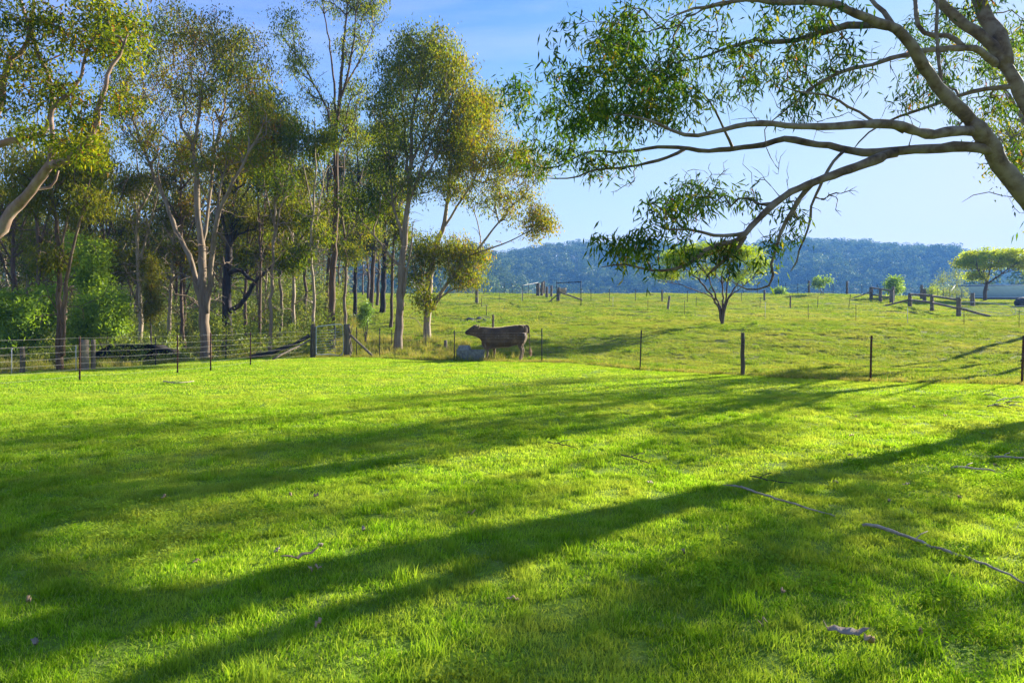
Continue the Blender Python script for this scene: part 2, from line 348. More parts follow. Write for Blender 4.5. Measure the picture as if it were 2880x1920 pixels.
def blades(rng, n, rad, h0, h1, w, lean, mat, name, tint=(0, 1), square=False):
    r = rad*np.sqrt(rng.random(n)); a = rng.random(n)*2*math.pi
    base = np.stack([r*np.cos(a), r*np.sin(a), np.zeros(n)-0.01], -1)
    if square: base[:, :2] = rng.uniform(-rad, rad, (n, 2))
    h = h0+(h1-h0)*rng.random(n)
    if square:
        cl = vnoise(base[:, 0]*9+50*rad, base[:, 1]*9+rng.random()*90, 3); h = h*(0.55+0.9*cl)
        kp = rng.random(n) < 0.35+1.1*cl; base, h = base[kp], h[kp]; n = len(h)
    la = rng.random(n)*2*math.pi; le = lean*rng.random(n)*h
    tip = base+np.stack([np.cos(la)*le, np.sin(la)*le, h], -1)
    mid = base+np.stack([np.cos(la)*le*0.3, np.sin(la)*le*0.3, h*0.55], -1)
    sa = rng.random(n)*math.pi; sd = np.stack([np.cos(sa), np.sin(sa), np.zeros(n)], -1)*(w*(0.6+0.8*rng.random(n)))[:, None]
    v = np.stack([base-sd*0.5, base+sd*0.5, mid+sd*0.42, mid-sd*0.42, tip], 1).reshape(-1, 3)
    i = np.arange(n)*5
    q = np.stack([i, i+1, i+2, i+3], -1); t = np.stack([i+3, i+2, i+4], -1)
    tn = np.repeat(tint[0]+(tint[1]-tint[0])*rng.random(n), 5)
    me = mesh_np(name, v, q, t, True, tn); me.materials.append(mat); return me

def grass_mat(name, stops, dry, transl=0.5, pscale=0.5, dry_lo=0.55, dry_hi=0.75):
    m, nt, out = mat_new(name)
    at_ = N(nt, "ShaderNodeAttribute", attribute_name="tint")
    geo = N(nt, "ShaderNodeNewGeometry"); pos = geo.outputs['Position']
    r = ramp(nt, stops, at_.outputs['Fac'])
    n1 = noise(nt, pscale, 4, 0.6, pos); n2 = noise(nt, pscale*5, 3, 0.6, pos)
    f = mathn(nt, 'ADD', mathn(nt, 'MULTIPLY', n1.outputs['Fac'], 0.6), mathn(nt, 'MULTIPLY', n2.outputs['Fac'], 0.4))
    mr = N(nt, "ShaderNodeMapRange"); mr.inputs[1].default_value = dry_lo-0.1; mr.inputs[2].default_value = dry_hi-0.1; nt.links.new(f, mr.inputs[0])
    c = mixc(nt, mr.outputs[0], r.outputs[0], dry)
    n3 = noise(nt, 1.9, 3, 0.6, pos)
    v = N(nt, "ShaderNodeMapRange"); v.inputs[1].default_value = 0.3; v.inputs[2].default_value = 0.7; v.inputs[3].default_value = 1.05; v.inputs[4].default_value = 1.75
    nt.links.new(n3.outputs['Fac'], v.inputs[0])
    hs = N(nt, "ShaderNodeHueSaturation"); nt.links.new(c, hs.inputs['Color']); nt.links.new(v.outputs[0], hs.inputs['Value'])
    d = N(nt, "ShaderNodeBsdfDiffuse"); t = N(nt, "ShaderNodeBsdfTranslucent")
    nt.links.new(hs.outputs[0], d.inputs[0]); tc = mixc(nt, 1.0, hs.outputs[0], (1.2, 1.1, 0.6), 'MULTIPLY'); nt.links.new(tc, t.inputs[0])
    m1 = N(nt, "ShaderNodeMixShader"); m1.inputs[0].default_value = transl
    nt.links.new(d.outputs[0], m1.inputs[1]); nt.links.new(t.outputs[0], m1.inputs[2])
    nt.links.new(m1.outputs[0], out.inputs[0]); return m
M_LAWN = grass_mat("lawn_blade", [(0.0, (0.10, 0.21, 0.008)), (0.5, (0.18, 0.31, 0.012)), (0.85, (0.27, 0.40, 0.03)), (1.0, (0.38, 0.41, 0.10))], (0.31, 0.36, 0.05), 0.5, 0.45)
M_PADG = grass_mat("paddock_blade", [(0.0, (0.08, 0.16, 0.012)), (0.6, (0.155, 0.235, 0.018)), (1.0, (0.27, 0.29, 0.05))], (0.26, 0.26, 0.06), 0.45, 0.3)
M_DRYG = grass_mat("long_dry_blade", [(0.0, (0.08, 0.14, 0.012)), (0.55, (0.16, 0.20, 0.02)), (0.85, (0.26, 0.25, 0.05)), (1.0, (0.38, 0.30, 0.12))], (0.30, 0.25, 0.08), 0.45, 0.6)

# ------------------------------------------------------------------ hills and the air
def hill(name, ucols, tops, yr, base_frac, treeh, seed, nfall=1.14):
    us = np.linspace(ucols[0], ucols[-1], 150); tp = np.interp(us, ucols, tops)
    ts = np.concatenate([np.linspace(0, 1, 40), np.linspace(1.03, nfall, 10)])
    U, T = np.meshgrid(us, ts); TP = np.broadcast_to(tp, U.shape)
    D = yr*(base_frac+(1-base_frac)*T)*(1+0.05*(vnoise(U*9, T*2, seed)-0.5))
    H = EYE+(HY-TP)*yr/FPX-treeh
    prof = np.where(T < 1, sstep(-0.25, 1.05, T)*1.0-0.03, 1.0-1.2*(T-1)**1.0)
    Z = -8+(H+8)*prof
    Z = Z+np.sin(np.clip(T, 0, 1)*math.pi)*(vnoise(U*14, T*3.2, seed+1)-0.5)*0.38*np.maximum(H, 5)
    v = np.stack([U*D, D, Z], -1)
    nx, ny = len(us), len(ts)
    i = np.arange(ny-1)[:, None]*nx; j = np.arange(nx-1)[None, :]
    q = np.stack([i+j, i+j+1, i+nx+j+1, i+nx+j], -1).reshape(-1, 4)
    o = link(name, mesh_np(name, v.reshape(-1, 3), q, None, True), M_HILL)
    tag(o, kind="structure")
    return v
M_HILL = solid_mat("forest_floor", [(0.3, (0.03, 0.045, 0.02)), (0.7, (0.08, 0.085, 0.04))], 0.05, (1, 1, 1), 1.0, 0.0)
PXU = lambda p: (p-CX)/FPX
HA = hill("hill", [PXU(p) for p in (1250, 1400, 1440, 1550, 1700, 1900, 2100, 2450, 2700, 2900, 3500)], [735, 716, 710, 697, 687, 682, 680, 683, 703, 735, 760], 620, 0.6, 13, 11)
HB = hill("hill", [PXU(p) for p in (-1500, 0, 500, 900, 1200, 1330, 1390, 1450, 1520)], [640, 655, 668, 690, 700, 690, 712, 770, 850], 430, 0.55, 13, 21)

def forest_tree(seed):
    rng = rs(seed); mb = MB(); h = 13+2*rng.random()
    mb.tube([(0, 0, -1), (0.2, 0, h*0.5), (0, 0.2, h*0.9)], [0.28, 0.2, 0.06], 4, False, 0.9)
    nb = 6; C = []
    for k in range(nb):
        a = rng.random()*6.28; r = 2.6*math.sqrt(rng.random()); C.append((r*math.cos(a), r*math.sin(a), h*(0.5+0.45*rng.random()), 1.5+1.2*rng.random(), rng.random()))
    for c in C:
        n = 34; d = rng.normal(size=(n, 3)); d /= np.linalg.norm(d, axis=1)[:, None]
        p = np.array(c[:3])+d*c[3]*np.array([1, 1, 0.6])*(0.75+0.3*rng.random(n))[:, None]
        s = 0.75; a1 = rng.normal(size=(n, 3)); a1 /= np.linalg.norm(a1, axis=1)[:, None]; a2 = np.cross(a1, d+0.1)
        a2 /= np.linalg.norm(a2, axis=1)[:, None]+1e-6
        v = np.stack([p-a1*s*0.6, p+a2*s*0.35, p+a1*s*0.6, p-a2*s*0.35], 1).reshape(-1, 3)
        i = np.arange(n)*4
        mb.add(v, np.stack([i, i+1, i+2, i+3], -1), None, np.repeat(np.clip(c[4]*0.9+0.3*(rng.random(n)-0.3), 0, 1), 4))
    return mb.mesh("forest_tree", M_FOREST, False)
def hill_points(v, n, seed, tmax=1.04):
    rng = rs(seed); ny, nx = v.shape[:2]; tt = 39*rng.random(n)*tmax; uu = (nx-1.001)*rng.random(n)
    i = np.clip(tt.astype(int), 0, ny-2); j = uu.astype(int); f = (tt-i)[:, None]; g = (uu-j)[:, None]
    return (v[i, j]*(1-f)+v[i+1, j]*f)*(1-g)+(v[i, j+1]*(1-f)+v[i+1, j+1]*f)*g
FT = [forest_tree(900+k) for k in range(5)]
rng = rs(5)
vx = rng.uniform(-0.2, 1.0, 420); vy = rng.uniform(170, 360, 420); valley = np.stack([vx*vy, vy, gz(vx*vy, vy)], -1)
valley = valley[vnoise(valley[:, 0]*0.02, valley[:, 1]*0.02, 77) > 0.52]
P = np.vstack([hill_points(HA, 6500, 1), hill_points(HB, 3800, 2), valley])
n = len(P); rot = np.zeros((n, 3)); rot[:, 2] = rng.random(n)*6.28
scatter("hill_forest", P, rot, 0.7+0.6*rng.random(n), rng.integers(0, 5, n), FT, "dense eucalypt forest covering the blue hazy hills", "forest")

m, nt, out = mat_new("hazy_air")
pv = N(nt, "ShaderNodeVolumePrincipled"); pv.inputs['Color'].default_value = (0.15, 0.43, 1.0, 1); pv.inputs['Density'].default_value = 0.00048
pv.inputs['Anisotropy'].default_value = 0.1
nt.links.new(pv.outputs[0], out.inputs['Volume'])
mb = MB(); mb.box((0, 350, 45), (2400, 800, 112)); hz = mb.build("haze", m, smooth=False); tag(hz, "thin blue haze in the air over the valley", "haze", kind="stuff")

# ------------------------------------------------------------------ grass
def wedge(rng, n, y0, y1, umax=0.95):
    y = np.sqrt(rng.random(n)*(y1*y1-y0*y0)+y0*y0); u = rng.uniform(-umax, umax, n); return u*y, y
def spin(rng, n, tilt=0.12):
    r = rng.normal(size=(n, 3))*tilt; r[:, 2] = rng.random(n)*6.28; return r
def build_grass():
    rng = rs(31)
    def tiles(y0, y1, d, umax=0.92):
        ys = np.arange(y0+d/2, y1, d); pts = []
        for yy in ys:
            xx = np.arange(-umax*yy-d, umax*yy+d, d); pts.append(np.stack([xx+rng.uniform(-d/2, d/2), np.full(len(xx), yy)], -1))
        p = np.vstack(pts); return p[:, 0]+rng.normal(size=len(p))*d*0.06, p[:, 1]+rng.normal(size=len(p))*d*0.06
    near = [blades(rs(40+k), 3100, 0.28, 0.015, 0.048, 0.005, 0.95, M_LAWN, "lawn_clump", square=True) for k in range(8)]
    mid = [blades(rs(50+k), 3000, 0.42, 0.016, 0.046, 0.0085, 0.8, M_LAWN, "lawn_patch", square=True) for k in range(6)]
    far = [blades(rs(150+k), 3200, 0.84, 0.016, 0.046, 0.016, 0.8, M_LAWN, "lawn_sward", square=True) for k in range(6)]
    tuft = [blades(rs(60+k), 60, 0.07, 0.05, 0.11, 0.006, 0.7, M_LAWN, "lawn_tuft", (0, 0.6)) for k in range(2)]
    def clover(seed):
        r = rs(seed); n = 34; a = r.random(n)*6.28; d = 0.09*np.sqrt(r.random(n)); c = np.stack([d*np.cos(a), d*np.sin(a), 0.025+0.03*r.random(n)], -1)
        th = r.random(n)*6.28; e1 = np.stack([np.cos(th), np.sin(th), r.normal(size=n)*0.35], -1)*0.0095; e2 = np.stack([-np.sin(th), np.cos(th), r.normal(size=n)*0.35], -1)*0.0085
        v = np.stack([c-e1, c+e2, c+e1, c-e2], 1).reshape(-1, 3); i = np.arange(n)*4
        me = mesh_np("clover_patch", v, np.stack([i, i+1, i+2, i+3], -1), None, False, np.repeat(0.2+0.5*r.random(n), 4)); me.materials.append(M_LAWN); return me
    tuft += [clover(65), clover(66)]
    xs, ys, sc_, vr = [], [], [], []
    cx_, cy_ = wedge(rng, 5200, 2.3, 11); kk = (vnoise(cx_*0.9, cy_*0.9, 44)+0.3*vnoise(cx_*4, cy_*4, 45) > 0.92) & (rng.random(len(cx_)) < 0.7); cx_, cy_ = cx_[kk], cy_[kk]
    xs.append(cx_); ys.append(cy_); sc_.append(0.8+0.5*rng.random(len(cx_))); vr.append(rng.integers(22, 24, len(cx_)))
    for (y0, y1, d, vs_) in ((2.0, 7, 0.5, (0, 8)), (7, 14.6, 0.76, (8, 14)), (14.6, 31, 1.5, (14, 20))):
        x, y = tiles(y0, y1, d); xs.append(x); ys.append(y); sc_.append(np.ones(len(x))); vr.append(rng.integers(vs_[0], vs_[1], len(x)))
    x, y = wedge(rng, 700, 2.2, 13); xs.append(x); ys.append(y); sc_.append(0.6+0.6*rng.random(len(x))); vr.append(rng.integers(20, 22, len(x)))
    x = np.concatenate(xs); y = np.concatenate(ys); s = np.concatenate(sc_); v = np.concatenate(vr)
    k = y < lawn_edge(x, y)-np.where((v >= 14) & (v < 20), 0.75, 0.1); x, y, s, v = x[k], y[k], s[k], v[k]
    ex, ey = tiles(14, 31, 0.76); ee = ey-lawn_edge(ex, ey); k = (ee > -1.3) & (ee < 0.1); ex, ey = ex[k], ey[k]
    x = np.concatenate([x, ex]); y = np.concatenate([y, ey]); s = np.concatenate([s, np.ones(len(ex))]); v = np.concatenate([v, rng.integers(8, 14, len(ex))])
    r = spin(rng, len(x), 0.0); r[:, 2] = np.round(r[:, 2]/1.5708)*1.5708+rng.normal(size=len(x))*0.12
    scatter("lawn_grass", np.stack([x, y, gz(x, y)], -1), r, s*(0.95+0.15*vnoise(x*0.5, y*0.5, 12)), v, near+mid+far+tuft, "short green mown lawn grass in the foreground", "grass")
    # paddock
    def slope_rot(x, y, rz):
        e = 0.4; sx = (gz(x+e, y)-gz(x-e, y))/(2*e); sy = (gz(x, y+e)-gz(x, y-e))/(2*e); r = np.zeros((len(x), 3))
        for i in range(len(x)):
            q = Vector((-sx[i], -sy[i], 1)).to_track_quat('Z', 'Y').to_matrix() @ Matrix.Rotation(rz[i], 3, 'Z'); r[i] = q.to_euler()
        return r
    pad = [blades(rs(70+k), 1700, 0.55, 0.02, 0.075, 0.015, 0.9, M_PADG, "paddock_patch", square=True) for k in range(6)]
    padf = [blades(rs(270+k), 1500, 1.1, 0.03, 0.10, 0.035, 0.9, M_PADG, "paddock_sward", square=True) for k in range(4)]
    tus = [blades(rs(75+k), 60, 0.16, 0.08, 0.22, 0.015, 0.9, M_PADG, "paddock_tussock", (0, 0.5)) for k in range(3)]
    x, y = tiles(16, 46, 1.0, 0.85); x2, y2 = tiles(46, 100, 2.0, 0.85); x3, y3 = wedge(rng, 1500, 20, 70)
    v = np.concatenate([rng.integers(0, 6, len(x)), rng.integers(6, 10, len(x2)), rng.integers(10, 13, len(x3))])
    s = np.concatenate([np.full(len(x), 1.0), np.full(len(x2), 1.0), 0.5+0.7*rng.random(len(x3))])
    x = np.concatenate([x, x2, x3]); y = np.concatenate([y, y2, y3])
    x0 = 2-(y-28)*0.47
    k = (y > lawn_edge(x, y)+0.25) & (x > x0-11)
    x, y, s, v = x[k], y[k], s[k], v[k]
    scatter("paddock_grass", np.stack([x, y, gz(x, y)], -1), slope_rot(x, y, rng.random(len(x))*6.28), s, v, pad+padf+tus, "grazed yellowish green paddock grass beyond the fence", "grass")
    # long grass under the fences and on the gully bank
    lng = [blades(rs(80+k), 70, 0.22, 0.12, 0.42, 0.012, 0.9, M_DRYG, "long_grass_clump") for k in range(4)]
    lsh = [blades(rs(85+k), 60, 0.18, 0.06, 0.2, 0.012, 1.0, M_DRYG, "fence_line_clump") for k in range(3)]
    u = rng.uniform(PXU(780), PXU(2950), 1700); yy = np.interp(u, LAWN_U, LAWN_Y)+rng.normal(0.28, 0.17, len(u)); xx = u*yy
    px = u*FPX+CX
    keep = rng.random(len(u)) < np.where((px > 1200) & (px < 1620), 1.0, np.where(px < 1200, 0.6, 0.35))*(0.3+1.0*vnoise(xx*1.2, yy*0, 4))
    keep &= ~((px > 1372) & (px < 1490) & (rng.random(len(u)) < 0.75))
    xx, yy, px = xx[keep], yy[keep], px[keep]
    tall = (px > 1180) & (px < 1370)
    var = np.where(tall & (rng.random(len(xx)) < 0.5), rng.integers(0, 4, len(xx)), rng.integers(4, 7, len(xx)))
    ss = 0.45+0.5*rng.random(len(xx))
    # behind the cattle fence, left: gully bank
    bx, by = wedge(rng, 14000, 21, 62, 0.9)
    x0 = 2-(by-28)*0.47
    k = (by > lawn_edge(bx, by)+0.5) & (bx < x0-5+6*vnoise(bx*0.3, by*0.3, 6)) & (by < 62)
    bx, by = bx[k], by[k]
    X = np.concatenate([xx, bx]); Y = np.concatenate([yy, by]); V = np.concatenate([var, rng.integers(0, 4, len(bx))]); S = np.concatenate([ss, (0.55+0.8*rng.random(len(bx)))*np.clip(0.35+0.3*(by-lawn_edge(bx, by)), 0.35, 1)])
    scatter("long_grass", np.stack([X, Y, gz(X, Y)-0.02], -1), spin(rng, len(X)), S, V, lng+lsh, "long dry grass along the fence line and gully bank", "grass")
build_grass()

# ------------------------------------------------------------------ trees
def resample(p, step):
    p = np.asarray(p, float); d = np.linalg.norm(np.diff(p, axis=0), axis=1); s = np.concatenate([[0], np.cumsum(d)])
    n = max(2, int(round(s[-1]/step))+1); t = np.linspace(0, s[-1], n)
    # Catmull-Rom through the points
    out = []
    for x in t:
        i = min(max(np.searchsorted(s, x)-1, 0), len(p)-2); f = (x-s[i])/(s[i+1]-s[i]+1e-9)
        p0, p1, p2, p3 = p[max(i-1, 0)], p[i], p[i+1], p[min(i+2, len(p)-1)]
        out.append(0.5*((2*p1)+(-p0+p2)*f+(2*p0-5*p1+4*p2-p3)*f*f+(-p0+3*p1-3*p2+p3)*f**3))
    return np.array(out), t/s[-1]

class Grow:
    """limbs are given as polylines; tips are reached by twigs grown from the nearest suitable place"""
    def __init__(s, seed, step=0.45):
        s.rng = rs(seed); s.step = step; s.pos = np.zeros((60000, 3)); s.dir = np.zeros((60000, 3)); s.par = np.full(60000, -1); s.fix = np.zeros(60000)
        s.n = 0; s.br = []; s.tips = []; s.ntip = 0
    def limb(s, pts, r0, r1, wig=0.0, grp=0):
        p, t = resample(pts, s.step)
        if wig: p[1:-1] += s.rng.normal(size=p[1:-1].shape)*wig
        d = np.gradient(p, axis=0); d /= np.linalg.norm(d, axis=1)[:, None]+1e-9
        k = len(p); a = s.n; s.pos[a:a+k] = p; s.dir[a:a+k] = d
        s.par[a] = -1; s.par[a+1:a+k] = np.arange(a, a+k-1)
        s.fix[a:a+k] = r0+(r1-r0)*t; s.n += k
        s.br.append((np.arange(a, a+k), None, grp))
    def grow(s, tips, up=0.25, bend=0.5, kpen=0.9, jit=0.05, asc=0.15):
        tips = np.asarray(tips)
        d0 = np.array([np.min(np.linalg.norm(s.pos[:s.n]-t, axis=1)) for t in tips]); order = np.argsort(d0)
        for t in tips[order]:
            d = t-s.pos[:s.n]; L = np.linalg.norm(d, axis=1)+1e-6
            un = d/L[:, None]
            align = np.einsum('ij,ij->i', un, s.dir[:s.n])
            cost = L*(1+0.45*(1-align)) + kpen*np.maximum(0, -d[:, 2]+asc*L)
            j = int(np.argmin(cost)); dist = L[j]; p0 = s.pos[j]
            if dist < 0.08: continue
            c = p0+(s.dir[j]*bend+un[j]*(1-bend)+np.array([0, 0, up*0.5]))*dist*0.5
            m = max(2, int(dist/s.step)+1); f = np.linspace(0, 1, m+1)[1:, None]
            q = (1-f)**2*p0+2*f*(1-f)*c+f*f*t
            q[:-1] += s.rng.normal(size=q[:-1].shape)*jit*min(1.0, dist)
            a = s.n; k = len(q); s.pos[a:a+k] = q
            full = np.vstack([p0, q]); dd = np.diff(full, axis=0); s.dir[a:a+k] = dd/(np.linalg.norm(dd, axis=1)[:, None]+1e-9)
            s.par[a] = j; s.par[a+1:a+k] = np.arange(a, a+k-1); s.n += k
            s.br.append((np.arange(a, a+k), j, -1)); s.tips.append((t, s.dir[a+k-1].copy()))
    def radii(s, rt=0.008, ex=0.5):
        cnt = np.zeros(s.n)
        ends = [b[0][-1] for b in s.br]
        for e in ends: cnt[e] += 1
        for i in range(s.n-1, -1, -1):
            if s.par[i] >= 0: cnt[s.par[i]] += cnt[i]
        r = rt*np.maximum(cnt, 1)**ex
        r = np.where(s.fix[:s.n] > 0, s.fix[:s.n], r)
        for i in range(s.n):
            if s.par[i] >= 0 and s.fix[i] == 0: r[i] = min(r[i], r[s.par[i]]*0.92)
        return r
    def wood(s, rt=0.008, ex=0.5, only=None, origin=(0, 0, 0), knob=0.0, mb=None):
        r = s.radii(rt, ex); mb = mb or MB(); o = np.asarray(origin)
        for idx, j, g in s.br:
            if only is not None and g != only: continue
            p = s.pos[idx]; rr = r[idx]
            if j is not None: p = np.vstack([s.pos[j], p]); rr = np.concatenate([[rr[0]], rr])
            if len(p) < 2: continue
            if knob and rr.max() > 0.03: rr = rr*(1+knob*s.rng.normal(size=len(rr)))
            rm = rr.max(); sides = 10 if rm > 0.12 else 7 if rm > 0.05 else 4 if rm > 0.018 else 3
            rr = rr.copy(); rr[-1] *= 0.6 if rm > 0.05 else 0.4
            mb.tube(p-o, rr, sides, cap=rm > 0.05)
        return mb

def leaf_np(rng, centers, per, sig, L, W, droop, tint, tj=0.15, origin=(0, 0, 0), drop=0.0):
    c = np.repeat(np.asarray(centers, float), per, axis=0); n = len(c)
    tn = np.clip(np.repeat(np.asarray(tint, float), per)+rng.normal(size=n)*tj, 0, 1)
    off = rng.normal(size=(n, 3))*np.asarray(sig); off[:, 2] -= drop*np.abs(rng.normal(size=n))
    p = c+off-np.asarray(origin)
    d = rng.normal(size=(n, 3)); d /= np.linalg.norm(d, axis=1)[:, None]; d = d*(1-droop)+np.array([0, 0, -1])*droop
    d /= np.linalg.norm(d, axis=1)[:, None]
    sd = np.cross(d, rng.normal(size=(n, 3))); sd /= np.linalg.norm(sd, axis=1)[:, None]+1e-9
    l = (L*(0.6+0.8*rng.random(n)))[:, None]; w = (W*(0.7+0.6*rng.random(n)))[:, None]
    v = np.stack([p, p+d*l*0.4+sd*w*0.5, p+d*l, p+d*l*0.4-sd*w*0.5], 1).reshape(-1, 3)
    i = np.arange(n)*4
    return v, np.stack([i, i+1, i+2, i+3], -1), np.repeat(tn, 4)

def in_blobs(rng, blobs, n):
    """points in ellipsoids (cx,cy,cz,rx,ry,rz,weight), pushed towards the shell"""
    w = np.array([b[6] for b in blobs], float); w /= w.sum(); k = rng.choice(len(blobs), n, p=w)
    d = rng.normal(size=(n, 3)); d /= np.linalg.norm(d, axis=1)[:, None]; r = rng.random(n)**0.45
    B = np.array([b[:6] for b in blobs]); return B[k, :3]+d*r[:, None]*B[k, 3:6]

def make_tree(name, label, base, limbs, blobs, ntip, per, bark, leafm, seed, L=0.16, W=0.045, sig=0.33, droop=0.55, rt=0.010, ex=0.5, tint=(0.2, 0.8),
              group=None, step=0.5, cat="tree", tipfn=None, up=0.25, jit=0.06, lit=None, knob=0.05, flat=1.0, bare=60, asc=0.8, wk=1.75):
    """limbs and blobs in world coordinates"""
    g = Grow(seed, step); rng = g.rng; base = np.asarray(base, float)
    for (pts, r0, r1) in limbs: g.limb(pts, r0*0.78, r1, 0.025)
    ntip = int(ntip*1.35); per = int(per*1.0); L *= 0.9; tips = in_blobs(rng, blobs, ntip) if tipfn is None else tipfn(rng)
    g.grow(tips, up=up, jit=jit, kpen=1.5, asc=asc); nlive = len(g.tips)
    if bare and len(limbs) > 1:
        P0 = np.vstack([np.asarray(l[0]) for l in limbs]); hh = P0[:, 2].max()-base[2]
        sel = P0[(P0[:, 2] > base[2]+0.22*hh) & (P0[:, 2] < base[2]+0.7*hh)]
        if len(sel): g.grow(sel[rng.integers(0, len(sel), bare)]+rng.normal(size=(bare, 3))*[1.0, 1.0, 0.5]*hh*0.055, up=0.0, jit=0.12, kpen=0.2)
    t = thing(name, label, cat, tuple(base), 0, group)
    g.wood(rt*wk, ex-0.06 if wk > 1.2 else ex, origin=base, knob=knob).build("trunk", bark, t)
    C = np.array([p for p, d in g.tips[:nlive]]); tn = tint[0]+(tint[1]-tint[0])*rng.random(len(C))
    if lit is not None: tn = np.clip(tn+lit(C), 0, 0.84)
    v, q, a = leaf_np(rng, C, per, (sig*0.85, sig*0.85, sig*0.72*flat), L, W*1.05, droop, tn, 0.10, base, 0.12*flat)
    me = mesh_np("crown", v, q, None, False, a); link("crown", me, leafm, t)
    return t

def pth(pts, Y=None):
    return [at(p[0], p[1], p[2] if len(p) > 2 else Y) for p in pts]
def blob(px, py, Y, rx, ry, dep, w=1.0):
    c = at(px, py, Y); return (c[0], c[1], c[2], rx*Y/FPX, dep, ry*Y/FPX, w)
def foot(px, Y, dz=-0.15):
    x = (px-CX)/FPX*Y; return np.array([x, Y, gz1(x, Y)+dz])

# ---- the old gum whose boughs hang in from the right
def right_gum():
    g = Grow(101, 0.22); rng = g.rng
    base = np.array([11.6, 13.2, gz1(11.6, 13.2)-0.2])
    g.limb([base, at(3060, 820, 13.1), at(2965, 655, 12.9), at(2880, 547, 12.7), at(2807, 451, 12.6), at(2780, 405, 12.5), at(2730, 337, 12.4)], 0.19, 0.145, 0.012, 1)
    g.limb(pth([(2745, 360, 12.45), (2730, 337, 12.4), (2654, 264, 12.3), (2616, 214, 12.2), (2577, 153, 12.0), (2539, 99, 11.9), (2512, 76, 11.8), (2463, 61, 11.7), (2394, 34, 11.5), (2355, 15, 11.4), (2310, 4, 11.3), (2195, 6, 11.1), (2080, 1, 10.9), (1954, 27, 10.8), (1880, 55, 10.8)]), 0.125, 0.012, 0.008, 2)
    g.limb(pth([(2760, 375, 12.5), (2727, 367, 12.4), (2673, 371, 12.1), (2616, 379, 11.9), (2570, 367, 11.7), (2520, 352, 11.5), (2463, 348, 11.3), (2386, 352, 11.1), (2310, 356, 10.9), (2233, 356, 10.8), (2157, 348, 10.7), (2088, 352, 10.6), (2027, 367, 10.5), (1973, 379, 10.4), (1935, 383, 10.4), (1889, 367, 10.4), (1858, 352, 10.4), (1790, 330, 10.4), (1730, 320, 10.4)]), 0.105, 0.014, 0.006, 3)
    g.limb(pth([(2790, 425, 12.5), (2738, 413, 12.5), (2646, 417, 12.9), (2577, 421, 13.2), (2520, 425, 13.4), (2463, 428, 13.6), (2417, 428, 13.7), (2378, 421, 13.8), (2340, 411, 13.9), (2290, 407, 14.0), (2233, 394, 14.2), (2199, 390, 14.3), (2157, 406, 14.4), (2069, 417, 14.5), (1992, 425, 14.6), (1935, 417, 14.6), (1858, 413, 14.7), (1782, 425, 14.8), (1724, 427, 14.9), (1655, 427, 15.0), (1610, 448, 15.0), (1564, 471, 15.1), (1515, 470, 15.1)]), 0.10, 0.012, 0.006, 3)
    g.limb(pth([(1925, 420, 14.6), (1877, 444, 14.5), (1801, 463, 14.4), (1724, 473, 14.3), (1667, 478, 14.2), (1610, 501, 14.2), (1533, 501, 14.2)]), 0.04, 0.01, 0.006, 3)
    # low drooping bough
    g.limb(pth([(2520, 428, 13.4), (2493, 436, 13.4), (2463, 448, 13.2), (2405, 471, 13.0), (2348, 490, 12.8), (2290, 513, 12.6), (2233, 536, 12.4), (2195, 559, 12.3), (2149, 600, 12.2), (2114, 636, 12.1), (2094, 660, 12.0), (2064, 680, 11.9), (2020, 690, 11.9), (1991, 699, 11.8), (1964, 723, 11.8), (1931, 746, 11.7), (1898, 756, 11.7), (1858, 761, 11.6), (1815, 757, 11.6), (1782, 746, 11.6), (1732, 744, 11.6), (1690, 752, 11.6)]), 0.10, 0.010, 0.005, 4)
    g.limb(pth([(2100, 655, 12.0), (2047, 663, 11.9), (1998, 661, 11.8), (1948, 646, 11.8), (1881, 646, 11.7), (1840, 630, 11.7)]), 0.04, 0.012, 0.005, 4)
    g.limb(pth([(2094, 664, 12.0), (2085, 685, 12.0), (2060, 712, 12.0), (2037, 729, 12.0), (2007, 759, 12.0), (1984, 778, 12.0)]), 0.045, 0.018, 0.005, 4)
    g.limb(pth([(2378, 421, 13.8), (2355, 440, 13.7), (2336, 467, 13.6), (2313, 509, 13.5), (2298, 543, 13.4), (2283, 574, 13.4), (2281, 603, 13.4), (2273, 640, 13.4), (2253, 693, 13.4), (2240, 739, 13.4), (2224, 763, 13.4)]), 0.035, 0.016, 0.006, 4)
    g.limb(pth([(2290, 511, 12.6), (2262, 540, 12.6), (2240, 570, 12.6), (2223, 600, 12.6), (2200, 643, 12.6), (2183, 699, 12.5), (2170, 749, 12.5), (2174, 782, 12.4), (2160, 806, 12.4), (2130, 813, 12.4), (2080, 806, 12.3), (2044, 778, 12.3)]), 0.05, 0.008, 0.006, 4)
    # leading trunk and the upper boughs
    g.limb([at(3060, 820, 13.1), at(2985, 520, 13.4), at(2925, 370, 13.5), at(2880, 279, 13.6), at(2845, 214, 13.6), at(2807, 153, 13.7), at(2761, 99, 13.7), at(2692, 54, 13.8), at(2646, 8, 13.9), at(2590, -50, 14.0), at(2540, -130, 14.1), at(2480, -220, 14.1), at(2440, -330, 14.2)], 0.18, 0.05, 0.012, 1)
    g.limb(pth([(2830, 185, 13.65), (2807, 107, 13.8), (2776, 57, 14.0), (2750, 0, 14.2), (2735, -70, 14.4), (2745, -180, 14.6), (2780, -320, 14.8)]), 0.17, 0.06, 0.012, 2)
    g.limb(pth([(2800, 180, 13.7), (2788, 168, 13.5), (2750, 142, 13.3), (2692, 134, 13.1), (2635, 140, 12.9), (2585, 145, 12.8), (2551, 153, 12.7), (2512, 165, 12.6), (2463, 180, 12.5), (2386, 195, 12.4), (2310, 233, 12.3), (2264, 264, 12.2), (2195, 321, 12.1), (2165, 345, 12.1)]), 0.075, 0.012, 0.008, 3)
